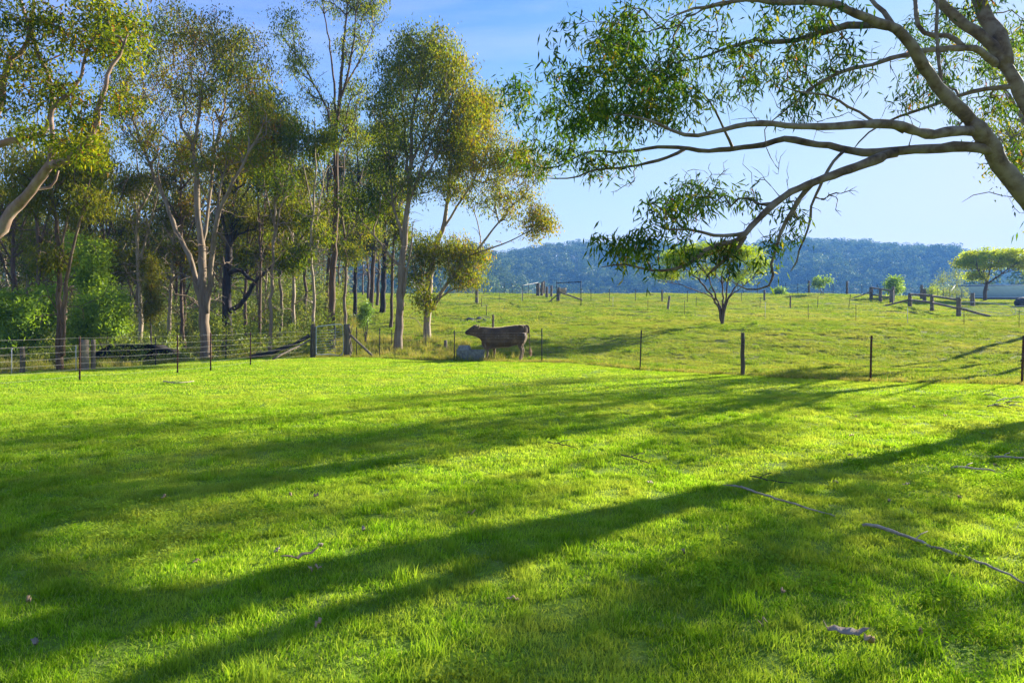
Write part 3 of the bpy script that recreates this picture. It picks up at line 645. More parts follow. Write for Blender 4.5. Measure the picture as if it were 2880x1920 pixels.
    g.limb(pth([(2500, 75, 11.8), (2463, 69, 11.9), (2405, 71, 12.1), (2348, 80, 12.3), (2290, 99, 12.5), (2233, 115, 12.6), (2157, 117, 12.8), (2130, 111, 12.8), (2069, 130, 13.0), (2030, 142, 13.0), (1990, 158, 13.1), (1930, 170, 13.1)]), 0.07, 0.018, 0.007, 3)
    g.limb(pth([(2710, 134, 13.15), (2692, 112, 13.2), (2673, 101, 13.2), (2635, 103, 13.3), (2593, 88, 13.3), (2577, 38, 13.4), (2577, 0, 13.5), (2565, -60, 13.6)]), 0.055, 0.03, 0.008, 3)
    g.limb(pth([(2850, 243, 13.6), (2769, 252, 13.9), (2692, 272, 14.2), (2646, 287, 14.4), (2596, 306, 14.6), (2539, 325, 14.8), (2493, 344, 15.0), (2440, 375, 15.1), (2400, 420, 15.2)]), 0.05, 0.014, 0.007, 3)
    g.limb(pth([(2635, -10, 12.5), (2635, 115, 12.4), (2642, 180, 12.4), (2650, 241, 12.3)]), 0.028, 0.03, 0.006, 3)
    g.limb(pth([(2515, 78, 11.8), (2490, 40, 12.0), (2450, 0, 12.2), (2430, -60, 12.4)]), 0.05, 0.02, 0.006, 3)
    g.limb(pth([(2540, 372, 11.6), (2440, 330, 11.5), (2360, 285, 11.4), (2310, 265, 11.4), (2230, 255, 11.3), (2160, 225, 11.3)]), 0.03, 0.008, 0.008, 3)
    g.limb(pth([(2060, 415, 14.5), (2020, 330, 14.2), (1985, 270, 14.0), (1930, 240, 13.9)]), 0.035, 0.012, 0.008, 3)
    # leafy places: ellipses as seen, with real depth
    Z = [(1620, 210, 12.5, 115, 130, 2.0, 1.0), (1760, 170, 12.8, 120, 130, 2.0, 1.5), (1900, 190, 12.6, 120, 130, 2.0, 1.5), (1800, 300, 12.4, 170, 70, 1.8, 1.0), (1640, 320, 13.5, 80, 70, 1.2, 0.6),
         (1450, 255, 14.6, 50, 35, 0.6, 0.30), (1520, 300, 14.6, 70, 55, 0.8, 0.40), (1560, 390, 14.8, 90, 60, 0.8, 0.45), (1490, 440, 15.0, 60, 50, 0.7, 0.2), (1700, 440, 14.5, 110, 40, 0.8, 0.35),
         (1730, 70, 12.4, 60, 50, 0.8, 0.25), (1960, 540, 13.6, 90, 50, 0.9, 0.42), (1900, 585, 12.2, 90, 50, 0.9, 0.35), (1790, 680, 11.7, 85, 50, 0.7, 0.42), (1900, 690, 11.8, 75, 60, 0.7, 0.3), (2035, 705, 12.0, 26, 26, 0.3, 0.22), (1690, 660, 11.7, 30, 40, 0.4, 0.12),
         (2170, 680, 12.5, 40, 60, 0.5, 0.12), (2225, 610, 13.0, 25, 70, 0.4, 0.08), (2090, 560, 13.0, 50, 60, 0.6, 0.12), (2140, 740, 12.4, 40, 40, 0.4, 0.08),
         (2150, 60, 12.0, 90, 60, 1.2, 0.35), (2290, 60, 12.2, 110, 60, 1.2, 0.45), (2180, 190, 12.6, 110, 60, 1.2, 0.45), (2330, 190, 12.4, 100, 80, 1.2, 0.4), (2250, 260, 12.2, 60, 60, 0.8, 0.15), (2060, 200, 13.0, 60, 60, 1.0, 0.2),
         (2700, 60, 14.6, 150, 70, 1.4, 0.7), (2640, 210, 15.0, 90, 70, 1.2, 0.45), (2780, 320, 15.2, 110, 70, 1.2, 0.6), (2850, 120, 15.0, 60, 90, 1.2, 0.4), (2850, 420, 15.4, 60, 50, 1.0, 0.25), (2560, 260, 13.8, 60, 40, 0.8, 0.12)]
    hi = [(2500, -250, 13.5, 420, 180, 2.6, 3.5), (2900, -300, 15, 350, 250, 2.6, 3.0), (3250, 100, 14, 250, 300, 2.6, 2.5), (2000, -150, 12.6, 250, 90, 2.0, 1.2), (3220, 480, 13.6, 190, 150, 1.6, 1.2), (3180, 760, 13.2, 150, 110, 1.4, 1.3), (3050, 620, 12.4, 120, 120, 1.2, 0.9)]   # unseen rest of the crown; low clumps added to break up the trunk's shadow
    bl = [blob(*z) for z in Z]; tips = in_blobs(rng, bl, 680); tips2 = in_blobs(rng, [blob(*z) for z in hi], 380)
    bare = in_blobs(rng, [blob(2200, 480, 12.8, 160, 90, 1.0, 1), blob(2350, 560, 13, 60, 60, 0.6, 0.7), blob(2450, 250, 12.5, 120, 80, 1.0, 1), blob(2050, 300, 12.5, 150, 60, 1.0, 1), blob(1750, 520, 14.4, 140, 30, 0.7, 0.6), blob(2000, 480, 14, 90, 40, 0.7, 0.6), blob(2130, 640, 12.4, 60, 60, 0.5, 0.5), blob(2300, 330, 12, 250, 50, 1.0, 1.2), blob(2650, 330, 13, 150, 60, 1.0, 0.8), blob(2350, 130, 12, 200, 60, 1.0, 0.8)], 210)
    g.limb([at(2985, 520, 13.4), at(3080, 250, 13.6), at(3150, 50, 13.8), at(3220, -150, 14)], 0.16, 0.05, 0.01, 1)
    nb0 = len(g.tips); g.grow(np.vstack([tips, tips2]), up=0.1, jit=0.07, kpen=0.25); nb1 = len(g.tips); g.grow(bare, up=-0.1, jit=0.09, kpen=0.0)
    t = thing("gum_tree", "large grey-barked gum whose long boughs reach in from the right edge", "tree", tuple(base))
    g.wood(0.0045, 0.5, only=1, origin=base, knob=0.03).build("trunk", M_BARKG, t)
    for k in (2, 3, 4):
        # each bough a part of its own
        for idx, j, gg in [b for b in g.br if b[2] == k]:
            h = Grow(1); h.br = [(idx, j, gg)]; h.pos, h.par, h.fix, h.n, h.rng = g.pos, g.par, g.fix, g.n, g.rng
            mb = MB(); r = g.fix[idx].copy()*(1+0.075*g.rng.normal(size=len(idx))); r[-1] *= 0.5
            mb.tube(g.pos[idx]-base, r, 10 if r.max() > 0.06 else 7); mb.build("bough", M_BARKG, t)
    g.wood(0.0058, 0.5, only=-1, origin=base, knob=0.03).build("twigs", M_BARKG, t)["kind"] = "stuff"
    T = [p for p, d in g.tips[nb0:nb1]]; C = []
    for p, d in g.tips[nb0:nb1]: C += [p, p-d*0.22+rng.normal(size=3)*0.06]
    C = np.array(C); tn = np.clip(rng.normal(0.38, 0.22, len(C)), 0, 0.9)
    v, q, a = leaf_np(rng, C, 14, (0.12, 0.12, 0.10), 0.175, 0.034, 0.5, tn, 0.14, base, 0.09)
    link("crown", mesh_np("crown", v, q, None, False, a), M_GUMD, t)
    lf = MB(); c = at(1889, 555, 13.0)-base
    lf.add(np.array([c, c+[0.05, 0, -0.05], c+[0.01, 0.02, -0.13], c+[-0.04, 0, -0.06]]), [[0, 1, 2, 3]])
    o = lf.build("dead_leaf", solid_mat("orange_leaf", [(0.3, (0.6, 0.1, 0.01)), (0.7, (0.75, 0.2, 0.02))], 10, bump=0), t); o["label"] = "single bright orange dead leaf"
    # mistletoe-like dense knot on the low bough
    v, q, a = leaf_np(rng, [at(2035, 700, 12.0)], 260, (0.13, 0.13, 0.09), 0.12, 0.02, 0.2, [0.75], 0.2, base)
    o = link("twig_knot", mesh_np("twig_knot", v, q, None, False, a), M_OLIVE, t); o["kind"] = "stuff"
right_gum()

# ---- the gum leaning in from the left edge
def left_gum():
    g = Grow(202, 0.28); rng = g.rng; Y = 17.0
    base = foot(-420, Y)
    g.limb([base, at(-300, 900, Y), at(-130, 740, Y), at(0, 646, Y), at(36, 590, Y), at(77, 547, Y-0.2), at(107, 509, Y-0.4), at(134, 471, Y-0.5), at(184, 451, Y-0.7), at(230, 417, Y-0.9), at(260, 383, Y-1), at(275, 344, Y-1), at(275, 302, Y-1.1), at(298, 253, Y-1.1), at(304, 207, Y-1.1), at(337, 153, Y-1), at(360, 96, Y-1)], 0.24, 0.025, 0.012, 1)
    g.limb([at(-300, 900, Y), at(-200, 620, Y+0.5), at(-90, 450, Y+0.7), at(0, 406, Y+0.8), at(77, 386, Y+0.8), at(126, 371, Y+0.8), at(142, 325, Y+0.8), at(145, 249, Y+0.8), at(130, 203, Y+0.8), at(99, 126, Y+0.7), at(90, 40, Y+0.7), at(110, -60, Y+0.7)], 0.15, 0.03, 0.012, 2)
    g.limb(pth([(134, 471, Y-0.5), (140, 430, Y-0.3), (147, 383, Y-0.2), (149, 314, Y), (172, 283, Y), (214, 245, Y), (233, 199, Y), (237, 165, Y), (268, 96, Y), (280, 20, Y), (300, -60, Y)]), 0.06, 0.02, 0.012, 2)
    g.limb(pth([(-90, 450, Y+0.7), (-30, 360, Y+0.5), (0, 298, Y+0.3), (11, 222, Y), (27, 172, Y), (61, 142, Y), (84, 92, Y), (60, 20, Y), (40, -60, Y)]), 0.11, 0.025, 0.012, 2)
    g.limb(pth([(60, 566, Y), (100, 535, Y+0.3), (150, 522, Y+0.5), (158, 505, Y+0.5), (165, 480, Y+0.5)]), 0.06, 0.02, 0.01, 2)
    Z = [(80, 60, Y, 90, 80, 1.6, 1.2), (220, 60, Y, 100, 80, 1.6, 1.4), (350, 60, Y, 50, 80, 1.2, 1.0), (300, 130, Y-0.5, 110, 60, 1.4, 1.0), (110, 220, Y, 80, 60, 1.4, 0.8), (190, 250, Y, 60, 50, 1.2, 0.5), (60, 320, Y+0.4, 60, 70, 1.2, 0.6), (240, 330, Y-0.6, 70, 60, 1.0, 0.5), (330, 280, Y-1, 40, 40, 0.8, 0.35),
         (180, 400, Y-0.4, 90, 40, 1.0, 0.7), (260, 420, Y-0.8, 60, 40, 0.8, 0.4), (20, 150, Y, 50, 90, 1.2, 0.5)]
    hi = [(150, -170, Y, 260, 130, 2.2, 1.5), (-250, 100, Y, 250, 250, 2.5, 2.0)]
    tips = np.vstack([in_blobs(rng, [blob(*z) for z in Z], 330), in_blobs(rng, [blob(*z) for z in hi], 150)])
    g.grow(tips, up=0.2, jit=0.07, kpen=0.5)
    t = thing("gum_tree", "red-limbed gum with bent boughs leaning in from the left edge", "tree", tuple(base))
    g.wood(0.0065, 0.5, only=1, origin=base, knob=0.04).build("trunk", M_BARKR, t)
    for idx, j, gg in [b for b in g.br if b[2] == 2]:
        mb = MB(); mb.tube(g.pos[idx]-base, g.fix[idx]*(1+0.05*rng.normal(size=len(idx))), 9); mb.build("bough", M_BARKR, t)
    g.wood(0.0065, 0.5, only=-1, origin=base, knob=0.03).build("twigs", M_BARKR, t)["kind"] = "stuff"
    C = []
    for p, d in g.tips: C += [p, p-d*0.25+rng.normal(size=3)*0.08]
    C = np.array(C); tn = np.clip(rng.normal(0.5, 0.22, len(C)), 0, 0.95)
    v, q, a = leaf_np(rng, C, 17, (0.15, 0.15, 0.12), 0.15, 0.045, 0.45, tn, 0.15, base, 0.06)
    link("crown", mesh_np("crown", v, q, None, False, a), M_GUM, t)
M_BARKR = solid_mat("reddish_gum_bark", [(0.25, (0.09, 0.05, 0.035)), (0.5, (0.23, 0.145, 0.10)), (0.75, (0.36, 0.27, 0.21))], 3.0, (1, 1, 0.6), 0.85, 0.3)
left_gum()

# ---- the row of gums behind the gate
M_BARKW = solid_mat("white_gum_bark", [(0.22, (0.115, 0.075, 0.043)), (0.4, (0.253, 0.190, 0.121)), (0.6, (0.391, 0.310, 0.211)), (0.8, (0.483, 0.390, 0.273))], 4.0, (1, 1, 0.2), 0.85, 0.45)
sun_side = lambda x0, k: (lambda C: k*np.clip((C[:, 0]-x0)/3.0, -1, 1))  # raises leaf tint toward the sun, painting the sunlit side of a crown
b = foot(581, 33)
make_tree("gum_tree", "broad many-stemmed gum with buttressed pale trunk left of the gate", b,
  [([b, at(578, 920, 33), at(572, 860, 33), at(569, 797, 33), at(569, 698, 33), at(556, 599, 33), at(552, 480, 33), at(543, 421, 32.8), at(560, 330, 32.6), at(570, 230, 32.6)], 0.36, 0.04),
   ([at(574, 880, 33), at(561, 828, 33), at(530, 721, 33.2), at(486, 622, 33.6), at(440, 509, 34), at(405, 421, 34.3), at(375, 340, 34.6), at(350, 240, 34.8)], 0.19, 0.03),
   ([at(580, 880, 33), at(588, 816, 32.8), at(598, 721, 32.4), at(607, 640, 32), at(640, 540, 31.6), at(690, 450, 31.2), at(740, 350, 31)], 0.19, 0.03),
   ([at(569, 700, 33), at(590, 560, 33.4), at(600, 450, 33.8), at(625, 330, 34.2), at(650, 200, 34.4)], 0.12, 0.03),
   ([at(600, 700, 32.4), at(615, 560, 32.6), at(640, 430, 33)], 0.10, 0.03),
   ([at(566, 830, 33), at(545, 790, 32.6), at(510, 765, 32.4), at(440, 770, 32.2)], 0.06, 0.015)],
  [blob(400, 130, 34, 84, 78, 2, 0.8), blob(520, 90, 33.5, 112, 78, 2.2, 1.2), blob(640, 120, 33, 100, 78, 2.2, 1.4), blob(700, 210, 32.6, 78, 89, 2.2, 1.4), blob(480, 240, 34, 134, 89, 2.5, 0.9), blob(600, 260, 33.5, 123, 89, 2.5, 1.1), blob(380, 330, 34.4, 78, 78, 1.8, 0.7), blob(740, 330, 32, 56, 78, 1.6, 0.8), blob(490, 400, 34, 134, 78, 2.2, 0.6), blob(640, 430, 33, 112, 78, 2, 0.7), blob(340, 250, 34.6, 56, 100, 1.6, 0.6)],
  640, 42, M_BARK, M_GUM, 301, L=0.17, W=0.05, sig=0.3, rt=0.009, tint=(0.25, 0.98), bare=110)
b = foot(170, 22.2)
make_tree("gum_tree", "slender double-stemmed gum behind the left wire fence, dark at the foot", b,
  [([b, at(166, 950, 22.2), at(165, 860, 22.2), at(166, 760, 22.2), at(160, 640, 22.4), at(140, 520, 22.6), at(110, 430, 22.8)], 0.15, 0.02),
   ([at(175, 1000, 22.2), at(180, 900, 22.1), at(190, 800, 22.0), at(205, 700, 21.9), at(235, 600, 21.8), at(255, 500, 21.8)], 0.11, 0.02),
   ([at(166, 800, 22.2), at(180, 680, 22.4), at(195, 560, 22.6), at(205, 440, 22.8)], 0.07, 0.018),
   ([at(160, 870, 22.2), at(140, 840, 22), at(128, 805, 21.9)], 0.03, 0.012)],
  [blob(110, 470, 22.8, 60, 55, 1.2, 1), blob(210, 470, 22.4, 70, 55, 1.2, 1.2), blob(260, 560, 22, 45, 50, 1.0, 0.7), blob(150, 560, 22.4, 60, 40, 1.0, 0.6), blob(60, 540, 22.6, 40, 60, 1.0, 0.5), blob(150, 720, 22, 40, 40, 0.6, 0.3)],
  230, 40, M_BARK2, M_OLIVE, 302, L=0.14, W=0.04, sig=0.22, rt=0.007, tint=(0.1, 0.7))
b = foot(642, 40)
make_tree("gum_tree", "thick dark old gum with a broken bent limb reaching right", b,
  [([b, at(640, 900, 40), at(636, 820, 40), at(640, 757, 40), at(650, 660, 40.4), at(662, 540, 41), at(690, 420, 41.4)], 0.42, 0.05),
   ([at(640, 880, 40), at(684, 848, 39.6), at(712, 800, 39.3), at(740, 772, 39), at(791, 721, 38.6), at(830, 690, 38.3), at(870, 640, 38)], 0.20, 0.03),
   ([at(640, 770, 40), at(672, 760, 39.6), at(700, 782, 39.4), at(715, 790, 39.3)], 0.15, 0.10),
   ([at(645, 700, 40.2), at(625, 600, 40.6), at(640, 480, 41), at(620, 380, 41.4)], 0.14, 0.03)],
  [blob(640, 480, 41, 90, 80, 2.4, 1), blob(720, 420, 41, 80, 90, 2.4, 1.2), blob(800, 560, 38.8, 60, 70, 1.8, 0.7), blob(690, 600, 40.6, 80, 60, 2, 0.8), blob(860, 600, 38, 40, 50, 1.4, 0.4)],
  330, 40, M_BARKD, M_OLIVE, 303, L=0.17, W=0.05, sig=0.32, rt=0.010, tint=(0.1, 0.75))
b = foot(757, 33.5)
make_tree("gum_tree", "thin white-trunked gum just left of the gate post", b,
  [([b, at(762, 880, 33.5), at(766, 760, 33.6), at(772, 640, 33.8), at(776, 520, 34), at(770, 400, 34.2), at(780, 300, 34.4)], 0.12, 0.03),
   ([at(768, 700, 33.7), at(795, 560, 33.4), at(820, 430, 33.2), at(835, 330, 33)], 0.06, 0.02), ([at(772, 640, 33.8), at(748, 540, 34), at(735, 440, 34.2)], 0.05, 0.02)],
  [blob(780, 330, 34, 60, 80, 1.8, 1), blob(830, 380, 33.2, 50, 70, 1.5, 1), blob(740, 420, 34.2, 40, 60, 1.4, 0.8), blob(800, 500, 33.6, 50, 50, 1.4, 0.6)],
  230, 36, M_BARK, M_GUM, 304, L=0.16, W=0.05, sig=0.28, rt=0.008, tint=(0.1, 0.65))
b = foot(729, 37)
make_tree("gum_tree", "slim brown-trunked gum beside the thin white-trunked gum", b,
  [([b, at(731, 880, 37), at(733, 760, 37), at(728, 600, 37.2), at(720, 480, 37.4), at(712, 380, 37.6)], 0.13, 0.03), ([at(732, 720, 37), at(745, 600, 37.2), at(752, 500, 37.4)], 0.06, 0.02)],
  [blob(715, 420, 37.5, 60, 70, 1.8, 1), blob(755, 500, 37.3, 50, 60, 1.6, 0.8), blob(700, 330, 37.6, 40, 60, 1.5, 0.7)],
  190, 36, M_BARK2, M_GUM, 305, L=0.17, W=0.05, sig=0.3, rt=0.008, tint=(0.0, 0.6))
b = foot(933, 36)
make_tree("gum_tree", "tallest gum with straight bare trunk rising right behind the gate", b,
  [([b, at(932, 900, 36), at(936, 760, 36), at(944, 620, 36), at(945, 415, 36), at(953, 290, 36), at(962, 180, 36), at(972, 80, 36), at(980, -20, 36), at(985, -90, 36)], 0.27, 0.03),
   ([at(944, 480, 36), at(930, 340, 35.6), at(899, 265, 35.2), at(845, 174, 34.8), at(800, 110, 34.6)], 0.10, 0.02),
   ([at(948, 360, 36), at(938, 220, 36.4), at(925, 110, 36.8), at(910, 20, 37), at(900, -60, 37)], 0.09, 0.02),
   ([at(953, 300, 36), at(985, 180, 35.5), at(1000, 70, 35.2), at(1010, -40, 35)], 0.09, 0.02),
   ([at(956, 270, 36), at(1000, 190, 36.4), at(1035, 120, 36.8), at(1060, 30, 37)], 0.07, 0.02),
   ([at(945, 450, 36), at(975, 330, 36.2), at(995, 240, 36.3)], 0.07, 0.02)],
  [blob(800, 70, 34.6, 55, 60, 1.2, 0.6), blob(835, 160, 34.8, 50, 50, 1.2, 0.5), blob(940, -20, 36.5, 90, 60, 1.8, 1.2), blob(1030, 10, 36, 70, 55, 1.6, 0.9), blob(1000, 130, 36, 70, 60, 1.6, 0.6), blob(960, 330, 36.2, 60, 60, 1.4, 0.6), blob(1000, 250, 36.3, 50, 50, 1.2, 0.5), blob(880, 260, 35.4, 40, 50, 1.0, 0.3)],
  270, 30, M_BARK2, M_GUM, 306, L=0.17, W=0.05, sig=0.26, rt=0.008, tint=(0.15, 0.7), jit=0.04)
b = foot(1119, 33.5)
make_tree("gum_tree", "dome-crowned gum with the highest bright yellow-green crown behind the gate", b,
  [([b, at(1121, 930, 33.5), at(1124, 856, 33.5), at(1131, 721, 33.6), at(1147, 579, 33.8), at(1155, 450, 34), at(1160, 330, 34.2), at(1185, 220, 34.4), at(1195, 130, 34.5)], 0.28, 0.03),
   ([at(1126, 850, 33.5), at(1142, 800, 33.3), at(1150, 740, 33.2), at(1160, 640, 33)], 0.10, 0.03),
   ([at(1134, 690, 33.6), at(1105, 560, 34), at(1095, 430, 34.4), at(1085, 320, 34.8)], 0.11, 0.02),
   ([at(1147, 579, 33.8), at(1195, 450, 33.4), at(1240, 340, 33), at(1290, 250, 32.8)], 0.12, 0.02),
   ([at(1150, 520, 33.8), at(1140, 400, 34.6), at(1130, 280, 35), at(1120, 200, 35.2)], 0.10, 0.02),
   ([at(1155, 460, 34), at(1210, 340, 34.4), at(1240, 230, 34.8)], 0.10, 0.02),
   ([at(1128, 760, 33.5), at(1070, 680, 34), at(1010, 610, 34.4), at(970, 540, 34.8)], 0.08, 0.02)],
  [blob(1200, 130, 34.5, 89, 56, 1.8, 1.3), blob(1140, 200, 35, 89, 67, 2, 1.2), blob(1260, 200, 34, 89, 67, 2, 1.3), blob(1200, 280, 34.4, 145, 78, 2.4, 1.5), blob(1090, 300, 34.8, 61, 78, 1.8, 0.9), blob(1310, 300, 33, 67, 78, 1.8, 1.0), blob(1200, 390, 34, 156, 61, 2.2, 1.2), blob(1080, 440, 34.4, 56, 67, 1.6, 0.7), blob(1290, 400, 33.2, 67, 56, 1.6, 0.7), blob(1180, 500, 33.8, 100, 56, 1.8, 0.6), blob(1000, 560, 34.5, 56, 67, 1.5, 0.5), blob(1060, 560, 34.2, 44, 56, 1.2, 0.4)],
  680, 44, M_BARK, M_GUM, 307, L=0.18, W=0.055, sig=0.32, rt=0.009, tint=(0.3, 0.8), lit=sun_side(b[0]+1.5, 0.2))
b = foot(1200, 36)
make_tree("gum_tree", "white-trunked forking gum with low spreading boughs beside the bank", b,
  [([b, at(1200, 930, 36), at(1203, 876, 36), at(1207, 820, 36), at(1210, 777, 36), at(1225, 700, 36), at(1246, 638, 36), at(1262, 540, 36.2), at(1270, 430, 36.4), at(1300, 340, 36.6)], 0.27, 0.03),
   ([at(1203, 880, 36), at(1226, 856, 35.8), at(1273, 773, 35.4), at(1332, 714, 35), at(1392, 638, 34.6), at(1450, 570, 34.2), at(1500, 520, 34)], 0.14, 0.02),
   ([at(1212, 868, 35.9), at(1254, 824, 35.4), at(1300, 808, 34.8), at(1340, 790, 34.4)], 0.09, 0.02),
   ([at(1203, 860, 36), at(1190, 800, 36.2), at(1180, 730, 36.4), at(1165, 660, 36.6)], 0.10, 0.02),
   ([at(1240, 650, 36), at(1300, 560, 35.8), at(1350, 470, 35.6), at(1390, 380, 35.4)], 0.09, 0.02),
   ([at(1332, 714, 35), at(1400, 690, 34.6), at(1460, 665, 34.2), at(1510, 640, 34)], 0.06, 0.02),
   ([at(1190, 870, 36), at(1150, 885, 35.6), at(1175, 905, 35.4), at(1190, 925, 35.2)], 0.03, 0.015)],
  [blob(1370, 310, 35.4, 58, 65, 1.5, 0.7), blob(1320, 400, 36, 91, 78, 1.6, 0.9), blob(1400, 440, 35.2, 91, 78, 1.6, 0.8), blob(1480, 460, 34.4, 65, 65, 1.3, 0.6), blob(1330, 520, 35.6, 104, 65, 1.6, 0.7), blob(1440, 560, 34.6, 91, 65, 1.5, 0.6), blob(1510, 620, 34, 52, 52, 1.0, 0.45), blob(1280, 470, 36.2, 65, 65, 1.4, 0.6), blob(1200, 700, 36, 91, 52, 1.4, 0.9), blob(1300, 715, 35.2, 78, 58, 1.3, 0.9), blob(1160, 770, 35.4, 52, 39, 0.9, 0.3), blob(1310, 775, 34.8, 52, 32, 0.9, 0.4), blob(1190, 830, 35.3, 32, 39, 0.6, 0.2)],
  700, 40, M_BARKW, M_GUM, 308, L=0.17, W=0.05, sig=0.27, rt=0.009, tint=(0.3, 0.85), lit=sun_side(b[0]+1.0, 0.15))

def slim(px, Y, top, crown, bark, leafm, label, seed, r=0.13, lean=0, ntip=150, per=32, tint=(0.1, 0.7), fork=True, group=None):
    """a straight woodland gum: trunk, two or three rising limbs, an uneven crown"""
    rng = rs(seed*7+1); b = foot(px, Y); h = HY-top
    P = [b]+[at(px+lean*f+rng.normal()*4, (900+60)*(1-f)+top*f, Y+rng.normal()*0.2) for f in (0.2, 0.4, 0.6, 0.8, 1.0)]
    limbs = [(P, r, 0.025)]
    for k in range(3 if fork else 2):
        f = 0.38+0.14*k+0.05*rng.random(); p0 = at(px+lean*f, 960*(1-f)+top*f, Y); sgn = (-1)**k
        dx = sgn*crown*(0.5+0.5*rng.random()); t1 = top+(0.1+0.2*rng.random())*(960-top)
        y0 = 960*(1-f)+top*f
        limbs.append(([p0, at(px+lean*f+dx*0.4, y0*0.6+t1*0.4, Y+rng.normal()*0.4), at(px+lean*f+dx, t1, Y+rng.normal()*0.8)], r*0.5, 0.02))
    B = []
    for k in range(7):
        f = 0.38+0.62*rng.random(); B.append(blob(px+lean*f+rng.normal()*crown*0.55, 960*(1-f)+top*f+20, Y+rng.normal()*0.8, crown*(0.35+0.3*rng.random()), crown*(0.35+0.3*rng.random()), crown*0.5*Y/FPX, 0.5+rng.random()))
    return make_tree("gum_tree", label, b, limbs, B, ntip, per, bark, leafm, seed, L=0.2, W=0.06, sig=0.33, rt=0.010, tint=tint, group=group)
slim(874, 34.5, 330, 55, M_BARKW, M_GUM, "pale slender gum standing behind the left gate post", 311, 0.12, 12)
slim(913, 50, 300, 60, M_BARK2, M_OLIVE, "brown-footed gum in the gap left of the tallest trunk", 312, 0.2, 20)
slim(1000, 52, 280, 65, M_BARKD, M_GUM, "dark straight gum trunk on the bank right of the tallest gum", 313, 0.2, 10, tint=(0.2, 0.8))
slim(1040, 52, 320, 60, M_BARK2, M_GUM, "brown leaning gum on the bank behind the gate's right post", 314, 0.24, 35, tint=(0.2, 0.8))
slim(1074, 54, 340, 60, M_BARKD, M_GUM, "black-footed gum on the bank behind the dome-crowned gum", 315, 0.3, 20, tint=(0.2, 0.8))
slim(1102, 44, 360, 55, M_BARK2, M_GUM, "short thin gum between the bank and the dome-crowned gum", 316, 0.15, 10, tint=(0.2, 0.8))
slim(395, 40, 420, 75, M_BARKW, M_OLIVE, "white-limbed gum behind the bright green wattles", 317, 0.2, -10)
slim(470, 46, 470, 70, M_BARKW, M_OLIVE, "leaning pale gum behind the broad many-stemmed gum", 318, 0.2, 40)
slim(110, 38, 330, 90, M_BARK2, M_OLIVE, "brown gum at far left behind the dark-footed gum", 319, 0.2, -10)
slim(36, 42, 400, 80, M_BARK2, M_OLIVE, "leftmost grey gum trunk behind the wattle bushes", 320, 0.24, 0)
slim(290, 36, 360, 80, M_BARK2, M_OLIVE, "olive-crowned gum between the left gum and the many-stemmed gum", 321, 0.16, -12)
slim(690, 45, 300, 75, M_BARK2, M_GUM, "gum with a hazy olive crown right of the many-stemmed gum", 323, 0.16, 15, ntip=190, tint=(0.2, 0.8))
slim(790, 47, 360, 75, M_BARK, M_OLIVE, "olive gum behind the thin white-trunked gum", 324, 0.16, -15, ntip=190, tint=(0.3, 0.9))
slim(970, 45, 330, 65, M_BARK, M_GUM, "yellow-olive gum right behind the tallest gum", 325, 0.15, -8, ntip=180, tint=(0.3, 0.8))
slim(520, 42, 330, 90, M_BARK2, M_OLIVE, "brown-olive gum behind the many-stemmed gum's left stem", 326, 0.16, -25, ntip=200, tint=(0.3, 1.0))
slim(220, 46, 300, 90, M_BARK, M_OLIVE, "olive gum behind the bright wattles at left", 327, 0.16, 10, ntip=200, tint=(0.2, 0.9))
slim(830, 42, 430, 60, M_BARKW, M_OLIVE, "pale gum in shade between the old dark gum and gate", 322, 0.16, -10)

# ---- woodland further back: one gum of each kind, then copies
def proto(seed, h, bark, leafm, spread, name):
    rng = rs(seed); g = Grow(seed, 0.8)
    lean = rng.normal()*0.6
    g.limb([(0, 0, -0.3), (lean*0.2, 0, h*0.25), (lean*0.5, 0.2, h*0.5), (lean, 0, h*0.95)], 0.15, 0.03, 0.06)
    for k in range(4):
        f = 0.3+0.12*k; a = rng.random()*6.28; r = spread*(0.6+0.5*rng.random())
        g.limb([(lean*f, 0, h*f), (lean*f+math.cos(a)*r*0.4, math.sin(a)*r*0.4, h*(f+0.15)), (lean*f+math.cos(a)*r, math.sin(a)*r, h*min(0.97, f+0.42))], 0.075, 0.02, 0.06)
    B = [(rng.normal()*spread*0.55, rng.normal()*spread*0.55, h*(0.5+0.45*rng.random()), spread*0.5, spread*0.5, h*0.09, 1) for k in range(9)]
    g.grow(in_blobs(rng, B, 130), up=0.3, jit=0.08, kpen=1.5, asc=0.7); live = len(g.tips)
    g.grow(np.stack([rng.normal(size=46)*1.5, rng.normal(size=46)*1.5, h*rng.uniform(0.15, 0.6, 46)], -1), up=0.1, jit=0.12, kpen=0.3)
    w = g.wood(0.02, 0.42).mesh(name+"_trunk", bark)
    C = np.array([p for p, d in g.tips[:live]]); tn = rng.random(len(C))*0.8
    v, q, a = leaf_np(rng, C, 28, (0.42, 0.42, 0.34), 0.27, 0.085, 0.5, tn, 0.12, (0, 0, 0), 0.1)
    c = mesh_np(name+"_crown", v, q, None, False, a); c.materials.append(leafm)
    return w, c
PRO = [proto(500, 13, M_BARKW, M_OLIVE, 2.6, "a"), proto(501, 15, M_BARK2, M_OLIVE, 3.0, "b"), proto(502, 12, M_BARK, M_GUM, 2.8, "c"), proto(503, 14, M_BARK2, M_GUM, 2.4, "d"), proto(504, 11, M_BARK, M_OLIVE, 3.2, "e")]
def place_tree(k, x, y, s, rz, label, group, sz=1.0):
    t = thing("woodland_gum", label, "tree", (x, y, gz1(x, y)), rz, group); t.scale = (s, s, s*sz)
    link("trunk", PRO[k][0], None, t); link("crown", PRO[k][1], None, t)
rng = rs(77)
